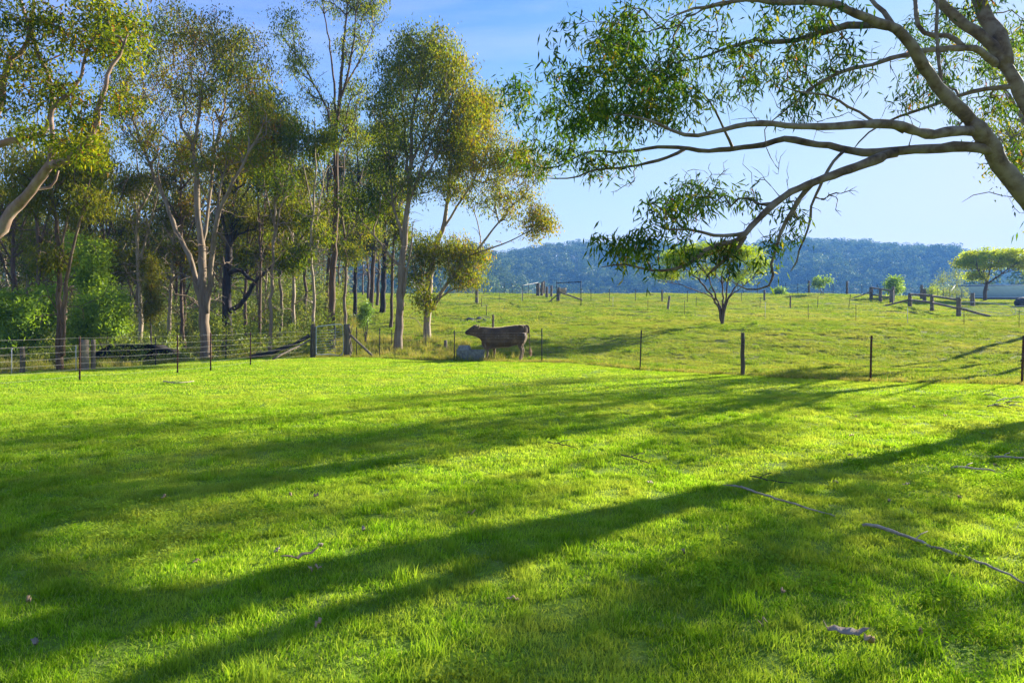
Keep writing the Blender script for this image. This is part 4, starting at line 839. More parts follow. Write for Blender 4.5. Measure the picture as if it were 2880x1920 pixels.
for k in range(60):
    Y = [52, 60, 72, 88, 108][k % 5]+rng.uniform(-5, 5); px = -150+ (k*0.618034 % 1)*1240
    if Y < 56 and px > 880: Y += 16
    x = (px-CX)/FPX*Y
    place_tree(int(rng.integers(0, 5)), x, Y, 0.75+0.4*rng.random(), rng.random()*6.28, "grey-trunked gum in the crowded shady woodland behind the front gums", "gums of the woodland behind the fence")
# gums across the valley, right of the woodland
for (px, Y, s) in ((1330, 170, 0.9), (1405, 185, 0.9), (1462, 200, 0.7), (1555, 210, 1.0), (1638, 190, 0.8), (1672, 220, 0.8), (1820, 230, 0.7), (1850, 240, 0.8)):
    x = (px-CX)/FPX*Y
    place_tree(int(rng.integers(0, 5)), x, Y, s, rng.random()*6.28, "hazy grey-green gum in the valley beyond the paddock crest", "gums in the valley below the hills", 1.0)

# ---- scrub under the woodland
def scrub_mesh(seed, h, r):
    rng = rs(seed); mb = MB(); B = []
    for k in range(7):
        a = rng.random()*6.28; rr = r*(0.3+0.7*rng.random()); p = np.array([math.cos(a)*rr, math.sin(a)*rr, h*(0.35+0.65*rng.random())])
        mb.tube([(0, 0, -0.1), p*[0.5, 0.5, 0.6], p], [0.02, 0.012, 0.005], 3, False, 0.95); B.append((*p, r*0.4, r*0.4, h*0.28, 1))
    C = in_blobs(rng, B, 46); v, q, a = leaf_np(rng, C, 16, (0.17, 0.17, 0.15), 0.16, 0.05, 0.15, rng.random(len(C))*0.9, 0.1)
    mb.add(v, q, None, a); return mb.mesh("scrub", M_SCRUB, False)
def woodland_scrub():
    rng = rs(88); M = [scrub_mesh(90+k, (0.9, 1.5, 2.3, 3.2)[k], (0.7, 0.9, 1.0, 1.1)[k]) for k in range(4)]
    x, y = wedge(rng, 4300, 25, 110, 0.95); x0 = 2-(y-28)*0.47
    k = (x < x0-np.where(y > 47, 1.5, 7)-3*rng.random(len(x))) & (y > lawn_edge(x, y)+2.2) & (x/y < -0.1); x, y = x[k], y[k]
    v = np.where(y < 33, rng.integers(0, 2, len(x)), np.where(y < 45, rng.integers(0, 3, len(x)), rng.integers(1, 4, len(x)))); n = len(x)
    sel = rng.random(n) < np.where(y < 45, 0.55, 0.9); x, y, v = x[sel], y[sel], v[sel]; n = len(x); print("scrub", n)
    scatter("woodland_scrub", np.stack([x, y, gz(x, y)-0.05], -1), spin(rng, n, 0.05), (0.7+0.6*rng.random(n))*np.where(y > 60, 1.35, 1.0), v, M, "tangled olive scrub under the woodland gums", "scrub")
woodland_scrub()

# ---- trees on the right, beyond the frame: their shade lies across the lawn
def shade_tree(x, Y, h, spread, f0, seed, label):
    rng = rs(seed); b = np.array([x, Y, gz1(x, Y)-0.1])
    limbs = [([b, b+[0.2, 0, h*0.3], b+[-0.2, 0.2, h*0.6], b+[0.2, 0, h*0.95]], 0.014*h, 0.04)]
    for k in range(6):
        f = f0-0.2+0.09*k; a = k*2.4+rng.random(); r = spread*(0.7+0.4*rng.random()); c, s_ = math.cos(a)*r, math.sin(a)*r
        limbs.append(([b+[0, 0, h*f], b+[c*0.5, s_*0.5, h*(f+0.14)], b+[c, s_, h*min(0.97, f+0.3)]], 0.12, 0.03))
    B = [(x+math.cos(k*2.4+seed)*spread*0.75, Y+math.sin(k*2.4+seed)*spread*0.75, b[2]+h*(f0+(0.95-f0)*k/7), spread*0.36, spread*0.36, h*0.055, 1) for k in range(8)]
    make_tree("gum_tree", label, b, limbs, B, 150 if h > 14 else 100, 17, M_BARK, M_GUM, seed, L=0.24, W=0.07, sig=0.34, rt=0.012, step=0.8)
SHADE = [(24.5, 31.0, 15, 2.6, 0.5, 604, "second tallest gum past the right edge"), (31.5, 39.5, 18, 3.2, 0.52, 601, "tall gum past the right edge, far behind the fence"), (20.5, 25.5, 13, 2.5, 0.5, 602, "middle gum past the right edge behind the fence"), (17.0, 15.0, 8.5, 2.4, 0.42, 603, "gum past the right edge beside the viewer")]
for a in SHADE: shade_tree(*a)

# ---- wattles and shrubs
def bush(name, label, base, blobs, ntip, per, leafm, bark, seed, L, W, sig, stems=4, tint=(0.1, 0.9), group=None, droop=0.1, cat="shrub", rs0=0.04):
    rng = rs(seed+3); base = np.asarray(base, float); limbs = []
    top = max(bb[2] for bb in blobs)
    for k in range(stems):
        bb = blobs[k % len(blobs)]
        limbs.append(([base+rng.normal(size=3)*[0.08, 0.08, 0], base*0.45+np.array(bb[:3])*0.55+rng.normal(size=3)*0.1, np.array(bb[:3])], rs0, rs0*0.3))
    return make_tree(name, label, base, limbs, blobs, ntip, per, bark, leafm, seed, L=L, W=W, sig=sig, droop=droop, rt=0.005, tint=tint, group=group, step=0.3, cat=cat, bare=8, asc=0.4, wk=1.15)
b = foot(250, 32); bush("wattle_bush", "tallest bright green wattle with its feathery top above the others", b, [blob(255, 720, 32, 50, 50, 1.0, 1), blob(230, 770, 32, 60, 40, 1.0, 1), blob(275, 790, 32, 40, 40, 0.8, 0.7), blob(215, 700, 32, 30, 40, 0.7, 0.4)], 230, 34, M_WATTLE, M_BARKD, 401, 0.2, 0.06, 0.2, rs0=0.06)
b = foot(300, 29); bush("wattle_bush", "rounded bright green wattle beside the dark hollow", b, [blob(310, 860, 29, 45, 55, 0.9, 1), blob(260, 880, 29, 50, 60, 0.9, 1), blob(320, 910, 29, 35, 35, 0.7, 0.6), blob(230, 930, 29, 45, 40, 0.8, 0.7)], 240, 34, M_WATTLE, M_BARKD, 402, 0.19, 0.055, 0.18, rs0=0.05)
b = foot(60, 27); bush("wattle_bush", "dark green wattle mass at the left edge behind the fence", b, [blob(20, 870, 27, 60, 60, 1.0, 1), blob(90, 880, 27, 60, 55, 1.0, 1), blob(40, 940, 27, 70, 50, 1.0, 0.8), blob(130, 840, 28, 40, 50, 0.8, 0.6)], 240, 34, M_WATTLE, M_BARKD, 403, 0.19, 0.06, 0.2, tint=(0.0, 0.4))
b = foot(427, 31); bush("conifer_sapling", "narrow olive cone-shaped sapling beside the dark hollow", b, [blob(427, 740, 31, 12, 30, 0.2, 0.5), blob(425, 800, 31, 22, 40, 0.4, 0.9), blob(430, 860, 31, 32, 40, 0.5, 1.1)], 150, 45, M_OLIVE, M_BARKD, 404, 0.10, 0.03, 0.12, stems=2, tint=(0.3, 0.9), cat="tree")
b = foot(1028, 37); bush("shrub", "small round green shrub on the grassy gully bank", b, [blob(1028, 870, 37, 18, 28, 0.4, 1), blob(1022, 895, 37, 16, 14, 0.35, 0.6)], 70, 40, M_SHRUB, M_BARKD, 405, 0.09, 0.04, 0.13, tint=(0, 0.4))
k = 410
for (px, Y, rpx, hpx, lab, tn) in ((360, 34, 55, 50, "low olive shrub behind the dark hollow", (0.2, 0.7)), (500, 31, 60, 60, "grey-green shrub left of the buttressed trunk", (0.2, 0.8)), (640, 33, 60, 50, "leafy shrub right of the buttressed trunk", (0.1, 0.6)), (700, 36, 60, 70, "tall scrub below the slim brown-trunked gum", (0.2, 0.8)), (820, 37, 60, 60, "yellowish scrub behind the leaning timber stays", (0.4, 0.9)),
    (350, 27.6, 40, 36, "pale-tipped shrub below the rounded wattle", (0.4, 1.0)), (405, 28, 36, 34, "small olive shrub before the middle of the dark hollow", (0.2, 0.7)), (510, 28.5, 44, 46, "shrub at the right end of the dark hollow", (0.2, 0.8)), (460, 27.5, 50, 40, "bright-tipped shrub in front of the dark hollow", (0.5, 1.0)), (190, 26, 50, 50, "shrub behind the dark-footed double-stemmed gum", (0.2, 0.7)), (120, 25, 50, 40, "thin shrub between the fence posts at far left", (0.3, 0.9)), (860, 40, 50, 50, "green scrub left of the tallest trunk", (0.2, 0.8)), (960, 42, 50, 40, "scrub on the bank right of the tallest trunk", (0.4, 0.9))):
    b = foot(px, Y); c0 = 900+(EYE-b[2])*FPX/Y-hpx*0.6; k += 1
    bush("shrub", lab, b, [blob(px-rpx*0.35, c0, Y, rpx*0.55, hpx*0.5, 0.7, 1), blob(px+rpx*0.4, c0+8, Y, rpx*0.55, hpx*0.45, 0.7, 1), blob(px, c0-hpx*0.4, Y, rpx*0.4, hpx*0.4, 0.6, 0.6)], 110, 40, M_SCRUB, M_BARKD, k, 0.10, 0.035, 0.17, tint=tn, rs0=0.02)

# ---- trees of the paddock
b = foot(2030, 40, -0.1); b = np.array(hit(2030, 912)); PT = b.copy(); Y = b[1]; print("paddock tree at", b)
st = []
for (x1, y1, x2, y2, x3, y3, d, r) in ((2018, 860, 1960, 780, 1870, 722, 0.6, 0.10), (2022, 860, 1985, 770, 1930, 700, -0.8, 0.09), (2034, 855, 2030, 780, 2000, 690, 1.0, 0.10), (2040, 850, 2050, 770, 2070, 690, -0.6, 0.09), (2044, 850, 2080, 790, 2130, 720, 0.8, 0.09), (2020, 850, 1940, 810, 1860, 790, -0.9, 0.06), (2042, 850, 2095, 800, 2148, 760, -0.7, 0.06)):
    st.append(([b+[0, 0, -0.1], at(x1, y1, Y), at(x2, y2, Y+d*0.6), at(x3, y3, Y+d*1.4)], r, 0.015))
make_tree("paddock_tree", "small vase-shaped tree with flat feathery crown alone in the paddock", b, st,
  [blob(1900, 725, Y, 45, 22, 1.4, 1), blob(1960, 705, Y, 50, 20, 1.6, 1.1), blob(2030, 696, Y, 55, 16, 1.8, 1.1), blob(2090, 712, Y, 45, 20, 1.6, 1.0), blob(2130, 745, Y, 28, 24, 1.2, 0.7), blob(1880, 770, Y, 40, 18, 1.2, 0.7), blob(1990, 760, Y, 70, 20, 1.6, 0.5), blob(2080, 780, Y, 40, 20, 1.2, 0.35)],
  330, 46, M_BARK2, M_UMBR, 701, L=0.12, W=0.05, sig=0.26, droop=0.1, rt=0.006, tint=(0, 0.8), step=0.3, flat=0.45)
b = np.array(hit(2770, 846, ymin=60)); Y = b[1]; print("umbrella tree at", b)
make_tree("umbrella_tree", "yellow-green umbrella-crowned tree in front of the green-roofed shed", b,
  [([b+[0, 0, -0.1], at(2772, 815, Y), at(2776, 795, Y)], 0.26, 0.2), ([at(2775, 800, Y), at(2765, 770, Y), at(2730, 745, Y+0.8), at(2705, 730, Y+1)], 0.15, 0.03), ([at(2776, 798, Y), at(2785, 760, Y), at(2790, 725, Y-0.8), at(2800, 705, Y-1)], 0.14, 0.03),
   ([at(2778, 797, Y), at(2810, 775, Y), at(2850, 745, Y-0.5), at(2890, 728, Y-1)], 0.15, 0.03), ([at(2775, 795, Y), at(2750, 760, Y-1), at(2745, 725, Y-1.4)], 0.12, 0.03), ([at(2800, 780, Y), at(2840, 762, Y+1), at(2880, 755, Y+1.6)], 0.09, 0.03)],
  [blob(2720, 740, Y, 32, 16, 1.6, 1), blob(2750, 722, Y, 40, 18, 2, 1.2), blob(2800, 710, Y, 50, 16, 2.4, 1.4), blob(2850, 722, Y, 45, 18, 2.2, 1.2), blob(2890, 745, Y, 36, 18, 2, 1), blob(2745, 775, Y, 28, 14, 1.4, 0.6), blob(2770, 745, Y, 50, 14, 2, 0.7), blob(2830, 745, Y, 50, 14, 2, 0.6), blob(2920, 770, Y, 30, 14, 1.5, 0.5)],
  300, 44, M_BARK2, M_UMBR, 702, L=0.26, W=0.10, sig=0.42, droop=0.1, rt=0.014, tint=(0.3, 1.0), step=0.6, flat=0.5)
for (px, py, top, r, lab, sd) in ((2312, 826, 780, 22, "small two-headed green sapling on the paddock crest", 711), (2512, 836, 772, 30, "round bright green shrub behind the timber yard rails", 712), (2193, 824, 806, 14, "tiny green shrub on the crest left of the two-headed sapling", 713)):
    b = np.array(hit(px, py+4, ymin=60)); Y = b[1]; m_ = (py+top)/2
    B = [blob(px-r*0.5, top+12, Y, r*0.6, 12, 0.6, 1), blob(px+r*0.5, top+8, Y, r*0.6, 12, 0.6, 1)] if sd == 711 else [blob(px, top+r*0.7, Y, r*0.9, r*0.65, r*0.8*Y/FPX, 1.4), blob(px+r*0.3, m_+8, Y, r*0.9, r*0.4, 0.8, 0.8)]
    bush("shrub", lab, b, B, 34 if sd != 712 else 64, 26, M_SHRUB, M_BARKD, sd, 0.24, 0.11, 0.26, stems=5, tint=(0.2, 0.9), droop=0.3)
for (px, Y, lab, sd) in ((2650, 105, "wispy olive bush at the left end of the shed", 721), (2690, 112, "thin pale bush against the shed roof end", 722), (2620, 100, "low spreading yellow-green bush left of the shed", 723)):
    x = (px-CX)/FPX*Y; b = np.array([x, Y, gz1(x, Y)]); h = 62 if sd != 723 else 26
    bush("shrub", lab, b, [blob(px, 842-h, Y, 22, h*0.35, 1.2, 1), blob(px-14, 845-h*0.5, Y, 24, h*0.35, 1.2, 1), blob(px+16, 848-h*0.4, Y, 22, h*0.3, 1.2, 0.8)], 90, 18, M_UMBR if sd == 723 else M_SCRUB, M_BARKD, sd, 0.22, 0.07, 0.3, tint=(0.3, 0.9))

# ------------------------------------------------------------------ fences
M_WIRE2 = solid_mat("dull_wire", [(0.3, (0.2, 0.18, 0.16)), (0.7, (0.36, 0.34, 0.31))], 6, (1, 1, 1), 0.6, 0.0, spec=0.3)
def picket_mb(h, lean=(0, 0), r=0.024):
    mb = MB(); mb.tube([(0, 0, -0.3), (lean[0]*0.5, lean[1]*0.5, h*0.5), (lean[0], lean[1], h)], r, 3); return mb
def timber_mb(h, r, rng, lean=(0, 0), sides=9):
    mb = MB(); f = np.linspace(0, 1, 6); p = np.stack([lean[0]*f+rng.normal(size=6)*0.006, lean[1]*f+rng.normal(size=6)*0.006, -0.3+(h+0.3)*f], -1)
    mb.tube(p, r*(1.08-0.14*f+rng.normal(size=6)*0.03), sides); return mb
def wire_pts(P, h, rng, sag=0.02, step=0.6):
    out = []
    for a, b in zip(P[:-1], P[1:]):
        a = np.array(a); b = np.array(b); d = np.linalg.norm(b-a); m = max(2, int(d/step)); f = np.linspace(0, 1, m, endpoint=False)
        q = a+(b-a)*f[:, None]; q[:, 2] += h-4*sag*f*(1-f)+rng.normal(size=m)*0.004; out.append(q)
    out.append((np.array(P[-1])+[0, 0, h])[None]); return np.vstack(out)
def fence(name, label, posts, heights, wmat, wr, seed, barbed=0, net=None, group=None, toward=0.03):
    """posts: (x, y, z, kind, height, radius, lean)"""
    rng = rs(seed); o = np.array(posts[0][:3]); t = thing(name, label, "fence", tuple(o), 0, group)
    P = []
    for (x, y, z, kind, h, r, lean) in posts:
        p = np.array([x, y, z])-o; P.append(p+[0, -r-0.012, 0])
        if kind in ("rust", "dark", "galv"):
            picket_mb(h, lean, r).build("post", {"rust": M_RUST, "dark": M_PICKET, "galv": M_GALV}[kind], t, False, tuple(p))
        elif kind != "none":
            timber_mb(h, r, rng, lean).build("post", M_TIMBER if kind == "grey" else M_TIMBERD, t, False, tuple(p))
    for k, h in enumerate(heights):
        q = wire_pts(P, h, rng); mb = MB(); mb.tube(q, wr, 3, False)
        if k >= len(heights)-barbed:
            L = np.concatenate([[0], np.cumsum(np.linalg.norm(np.diff(q, axis=0), axis=1))]); s = np.arange(0.1, L[-1], 0.13)
            c = np.stack([np.interp(s, L, q[:, i]) for i in range(3)], -1)
            for cc in c:
                a = rng.normal(size=3); a *= 0.018/np.linalg.norm(a); mb.tube([cc-a, cc+a], 0.0022, 3, False)
        mb.build("wire", wmat, t, False)
    if net:
        h0, h1, nh, dv, r = net; mb = MB()
        for h in np.linspace(h0, h1, nh): mb.tube(wire_pts(P, h, rng, 0.01), r, 3, False)
        lo, hi_ = wire_pts(P, h0, rng, 0.01, dv), wire_pts(P, h1, rng, 0.01, dv)
        for a, b in zip(lo, hi_): mb.tube([a, b], r, 3, False)
        mb.build("netting", wmat, t, False)["kind"] = "stuff"
    return t, o
def edge_post(px, off, kind, h, r=0.024, lean=(0, 0)):
    u = PXU(px); y = float(np.interp(u, LAWN_U, LAWN_Y))+off; x = u*y; return (x, y, gz1(x, y), kind, h, r, lean)
def seen_post(px, pyb, pyt, kind, r, lean=(0, 0), ymin=24, ymax=150):
    x, y, z = hit(px, pyb, ymin, ymax); h = (pyb-pyt)*y/FPX; return (x, y, z, kind, h, r, lean)
def beam(t, o, a, b, r, mat, name="stay", flat=1.0, seed=1):
    rng = rs(seed); f = np.linspace(0, 1, 6)[:, None]; a = np.array(a); b = np.array(b); p = a+(b-a)*f+rng.normal(size=(6, 3))*r*0.08
    mb = MB(); mb.tube(p-o, r*(1+rng.normal(size=6)*0.05), 8, True, 0.5, flat); return mb.build(name, mat, t, False)

t, o = fence("wire_fence", "barbed wire and netting fence between the mown lawn and paddock", [
    edge_post(1003, 0.8, "dark", 1.3), edge_post(1068, 0.35, "dark", 1.28), edge_post(1278, 0.4, "dark", 1.2), edge_post(1524, 0.35, "dark", 1.28), edge_post(1800, 0.3, "dark", 1.27, 0.026, (0.05, 0)),
    edge_post(2089, 0.25, "brown", 1.25, 0.058), edge_post(2448, 0.25, "rust", 1.2, 0.03, (0.03, 0)), edge_post(2873, 0.3, "rust", 1.2, 0.034, (0.06, 0)), edge_post(3250, 0.3, "rust", 1.2, 0.03)],
    [0.82, 0.92, 1.02, 1.12], M_WIRE2, 0.0013, 811, barbed=3, net=(0.06, 0.76, 5, 0.3, 0.0011))
# gate posts and gate
def gate_corner():
    xl, yl, zl = hit(880, 1005); xr, yr, zr = edge_post(979, 0.4, "x", 1)[:3]
    rng = rs(5)
    tl = thing("gate_post", "square weathered timber post on the left side of the steel gate", "post", (xl, yl, zl))
    mb = MB(); mb.tube([(0, 0, -0.3), (0, 0, 0.6), (0.01, 0, 1.30), (0.01, 0, 1.42)], [0.12, 0.115, 0.11, 0.10], 4); mb.build("shaft", M_TIMBERD, tl, False)
    mb = MB(); mb.tube([(-0.13, 0, 1.1), (0, -0.13, 1.1), (0.13, 0, 1.1), (0, 0.13, 1.1), (-0.13, 0, 1.1)], 0.006, 4); mb.build("wire_tie", M_WIRE, tl)
    tr = thing("gate_post", "thick round timber strainer post on the right side of the gate", "post", (xr, yr, zr))
    timber_mb(1.43, 0.155, rng, (-0.05, 0), 12).build("shaft", M_TIMBERD, tr, False)
    mb = MB(); mb.tube([(0.14+0.05*math.sin(k), -0.02, 0.1+0.16*k) for k in range(9)], 0.02, 5); mb.build("side_rail", M_TIMBER, tr, False)
    a = np.array([xr, yr, zr]); b = np.array(edge_post(1048, 0.5, "x", 1)[:3])
    beam(tr, a, a+[0.1, 0, 0.95], b+[0, 0, 0.05], 0.05, M_TIMBER)
    # two leaning logs left of the gate
    lg = thing("fallen_log", "dark mossy log leaning on the left gate post", "log", (xl, yl, zl)); e = np.array(hit(702, 1008)); base = np.array([xl, yl, zl])
    f = np.linspace(0, 1, 9)[:, None]; p = (base+[-0.08, -0.16, 0.95])*(1-f)+(e+[0, 0, 0.06])*f; p[:, 2] -= 0.14*np.sin(f[:, 0]*3.14); p += rng.normal(size=p.shape)*0.012
    mb = MB(); mb.tube(p-base, 0.085+0.015*rng.normal(size=9), 9); mb.build("log", M_BARKD, lg, False)
    tag(lg, cat="log")
    lg = thing("fallen_log", "grey split log propped below the dark leaning log", "log", (xl, yl, zl)); e = np.array(hit(768, 1013))
    p = (base+[-0.05, -0.2, 0.75])*(1-f)+(e+[0, 0, 0.06])*f+rng.normal(size=(9, 3))*0.01
    mb = MB(); mb.tube(p-base, 0.07, 5, True, 0.5, 0.5); mb.build("log", M_TIMBER, lg, False)
    # the gate
    A = np.array([xl+0.14, yl, zl]); B = np.array([xr-0.24, yr, zr]); ax = (B-A); L = np.linalg.norm(ax[:2]); ax = np.array([ax[0]/L, ax[1]/L, 0])
    g = thing("farm_gate", "galvanised steel farm gate with rounded corner and thin bars", "gate", tuple(A))
    up = np.array([0, 0, 1.0]); z0, z1 = 0.12, 1.32
    c = [ax*0+up*z0, ax*0+up*(z1-0.12), ax*0.02+up*(z1-0.03), ax*0.1+up*(z1+0.01), ax*(L-0.2)+up*(z1+0.10), ax*(L-0.06)+up*(z1+0.06), ax*L+up*(z1-0.08), ax*L+up*(z0+0.02), ax*(L*0.5)+up*z0, ax*0+up*z0]
    mb = MB(); mb.tube(resample(c, 0.06)[0], 0.021, 6); mb.build("frame", M_GALV, g)
    for k in range(9):
        h = z0+0.11+k*0.115; mb = MB(); mb.tube([ax*0.02+up*h, ax*(L*0.55)+up*(h+0.02), ax*(L-0.02)+up*(h+0.04+0.04*k/9)], 0.007, 5); mb.build("bar", M_GALV, g)
    mb = MB(); mb.tube([ax*(L*0.72)+up*z0, ax*(L*0.72)+up*z1], 0.01, 5); mb.build("stay", M_GALV, g)
    for h in (0.35, 1.15):
        mb = MB(); mb.tube([ax*L+up*h, ax*(L+0.14)+up*h], 0.018, 6); mb.build("hinge", M_RUST, g)
    return (xl, yl, zl)
GL = gate_corner()
fence("wire_fence", "near wire fence with rusty pickets running from the gate to left", [
    (GL[0]-0.1, GL[1]-0.05, GL[2], "none", 1, 0.02, (0, 0)), seen_post(705, 1027, 935, "rust", 0.028, ymin=5), seen_post(593, 1043, 936, "rust", 0.03, ymin=5), seen_post(500, 1050, 942, "rust", 0.028, ymin=5), seen_post(225, 1070, 946, "rust", 0.03, ymin=5), (-12.6, 15.2, gz1(-12.6, 15.2), "rust", 1.2, 0.03, (0, 0)), (-13.3, 12, 0, "rust", 1.2, 0.03, (0, 0))],
    [0.12, 0.3, 0.46, 0.62, 0.78, 0.95, 1.14], M_WIRE, 0.0021, 812)
fence("wire_fence", "back wire fence with timber posts at the left edge of the lawn", [
    seen_post(636, 1010, 940, "dark", 0.026, ymin=5), seen_post(438, 1028, 950, "dark", 0.026, ymin=5), edge_post(262, 0.15, "grey", 0.98, 0.07), edge_post(238, 0.15, "grey", 0.98, 0.13), edge_post(63, 0.1, "brown", 0.8, 0.07), edge_post(-200, 0.1, "brown", 0.9, 0.07)],
    [0.2, 0.4, 0.6, 0.8], M_WIRE, 0.002, 813)
mb = MB(); x, y, z = edge_post(-60, 0.1, "x", 1)[:3]
for (px, h) in ((33, 0.75), (214, 0.8)):
    p = edge_post(px, 0.05, "galv", h); tt = thing("steel_dropper", "thin pale steel dropper %s" % ("left of the dark timber post at far left" if px == 33 else "beside the wide grey timber post"), "post", p[:3])
    picket_mb(h, r=0.016).build("shaft", M_GALV, tt, False); mb2 = MB(); mb2.box((0, 0, h), (0.035, 0.035, 0.02)); mb2.build("cap", M_GALV, tt, False)

fence("wire_fence", "post and wire fence climbing the gully bank behind the cow's head", [
    seen_post(1102, 992, 927, "dark", 0.024), seen_post(1198, 988, 925, "dark", 0.022), seen_post(1253, 984, 957, "grey", 0.08), seen_post(1387, 925, 885, "grey", 0.07), seen_post(1368, 887, 859, "dark", 0.03), seen_post(1354, 863, 839, "dark", 0.03), seen_post(1341, 854, 815, "grey", 0.16)],
    [0.3, 0.6, 0.9], M_WIRED, 0.004, 814)
fence("wire_fence", "thin picket and wire fence crossing the middle of the paddock", [seen_post(a, b, c, "galv" if i % 3 == 1 else "dark", 0.02) for i, (a, b, c) in enumerate(
    ((1404, 852, 822), (1468, 850, 815), (1551, 852, 822), (1634, 861, 832), (1724, 866, 834), (1822, 877, 838), (1925, 888, 845), (2152, 898, 850), (2273, 899, 855), (2407, 903, 855), (2552, 911, 865), (2711, 914, 870), (2866, 921, 870), (3050, 928, 875)))],
    [0.35, 0.7, 1.05], M_WIRE, 0.0045, 815)
t, o = fence("wire_fence", "netting fence with braced strainer post near the paddock crest", [seen_post(1570, 849, 808, "brown", 0.16, (0.05, 0)), seen_post(1662, 848, 813, "dark", 0.035), seen_post(1714, 848, 813, "dark", 0.035), seen_post(1787, 849, 813, "dark", 0.035), seen_post(1862, 850, 815, "grey", 0.09), seen_post(1933, 851, 818, "dark", 0.035), seen_post(2085, 850, 822, "dark", 0.03), seen_post(2150, 846, 815, "grey", 0.1)],
    [0.4, 0.8, 1.2], M_WIRED, 0.006, 816, net=(0.1, 1.2, 6, 0.7, 0.004))
a = np.array(hit(1570, 849)); b1 = np.array(hit(1637, 846)); beam(t, o, a+[0.05, -0.1, 1.05], b1+[0, 0, 0.1], 0.08, M_TIMBERD); b2 = np.array(hit(1545, 850)); beam(t, o, a+[-0.05, -0.1, 0.8], b2+[0, 0, 0.05], 0.06, M_TIMBERD)
fence("wire_fence", "broken fence with a leaning post and dark tussocks along its foot", [seen_post(1876, 873, 832, "grey", 0.10, (0.22, 0)), seen_post(1957, 866, 834, "dark", 0.025, (0.08, 0)), seen_post(2137, 868, 836, "dark", 0.025, (0.06, 0)), seen_post(2223, 867, 832, "brown", 0.07), seen_post(2299, 866, 832, "dark", 0.03, (0.06, 0)), seen_post(2386, 868, 828, "dark", 0.03, (0.2, 0))],
    [0.4, 0.8], M_WIRED, 0.005, 817)
crest = [(1360, 0), (1395, 0), (1418, 0), (1440, 0), (1486, 0), (1530, 1), (2090, 0), (2130, 0), (2210, 0), (2243, 0), (2275, 1), (2343, 0), (2382, 1), (2424, 0), (2467, 0), (2548, 0), (2592, 1), (2637, 0), (2671, 0), (2705, 0)]
def crest_post(px, big):
    Y = 84+rs(px).random()*3; x = PXU(px)*Y; return (x, Y, gz1(x, Y), "brown" if big else "dark", 1.7 if big else 1.35, 0.13 if big else 0.035, (0, 0))
fence("wire_fence", "dark picket fence on the crest against the hill, left part", [crest_post(*c) for c in crest[:6]], [0.4, 0.8, 1.2], M_WIRED, 0.007, 818)
fence("wire_fence", "dark picket fence on the crest against the hill, right part", [crest_post(*c) for c in crest[6:]], [0.4, 0.8, 1.2], M_WIRED, 0.007, 819)
t, o = fence("yard_fence", "strainer posts with a white top pipe at the crest's left", [seen_post(1470, 848, 805, "dark", 0.04), seen_post(1513, 833, 796, "brown", 0.22), seen_post(1523, 832, 793, "grey", 0.16, (0.1, 0)), seen_post(1538, 837, 806, "grey", 0.16), seen_post(1551, 835, 803, "grey", 0.14)], [0.5, 1.0], M_WIRED, 0.006, 820)
beam(t, o, at(1468, 803, 70), np.array(hit(1513, 833))+[0, 0, 1.6], 0.025, M_WIRE2, "top_pipe")
a = np.array(hit(1513, 833)); beam(t, o, a+[0, -0.1, 1.3], np.array(hit(1524, 832))+[0.1, 0, 0.1], 0.1, M_TIMBERD)
# pipe gateway and board
a = hit(1634, 860); b = hit(1566, 849); g = thing("pipe_gateway", "tall thin steel pipe frame over the paddock gateway", "gateway", a)
A = np.zeros(3); Bv = np.array(b)-np.array(a); ha = 72*a[1]/FPX; hb = 58*b[1]/FPX
for p, h in ((A, ha), (Bv, hb)):
    mb = MB(); mb.tube([p-[0, 0, 0.2], p+[0, 0, h]], 0.045, 6); mb.build("pole", M_PICKET, g)
mb = MB(); mb.tube([A+[0, 0, ha-0.15], Bv+[0, 0, hb-0.2]], 0.05, 6); mb.build("crossbar", M_PICKET, g)
Y = 82; x = PXU(1584)*Y; z = gz1(x, Y); g = thing("board", "tan board standing on the crest beside the strainer post", "board", (x, Y, z))
mb = MB(); mb.box((0, 0, 0.62), (0.78, 0.04, 0.62)); mb.build("panel", solid_mat("tan_board", [(0.3, (0.35, 0.25, 0.14)), (0.7, (0.5, 0.38, 0.22))], 5, bump=0.1), g, False)
for sx in (-0.3, 0.3):
    mb = MB(); mb.box((sx, 0.045, 0.25), (0.05, 0.05, 0.9)); mb.build("leg", M_TIMBER, g, False)

# timber stock yard
def yard(label, P, rails, stays, seed):
    rng = rs(seed); Q = [seen_post(px, b, tp, "grey", r, ymin=40) for (px, b, tp, r) in P]; o = np.array(Q[0][:3])
    t = thing("stock_yard_rails", label, "fence", tuple(o))
    for q in Q: timber_mb(q[4], q[5], rng).build("post", M_TIMBER, t, False, tuple(np.array(q[:3])-o))
    for (i, j, fi, fj) in rails:
        a = np.array(Q[i][:3])+[0, -Q[i][5], Q[i][4]*fi]; b = np.array(Q[j][:3])+[0, -Q[j][5], Q[j][4]*fj]; beam(t, o, a, b, 0.095, M_TIMBER, "rail", 1.0, seed+i)
    for (i, fi, px, py) in stays: beam(t, o, np.array(Q[i][:3])+[0, -Q[i][5]*0.5, Q[i][4]*fi], np.array(hit(px, py))+[0, 0, 0.05], 0.09, M_TIMBER, "stay", 0.7, seed+9)
yard("weathered timber post-and-rail yard fence at the right", [(2559, 864, 825, 0.17), (2621, 875, 830, 0.15), (2696, 892, 836, 0.16)], [(0, 1, 0.92, 0.95), (1, 2, 0.92, 0.85), (0, 1, 0.5, 0.52), (1, 2, 0.5, 0.42)], [(0, 0.55, 2482, 863), (2, 0.45, 2785, 892)], 831)
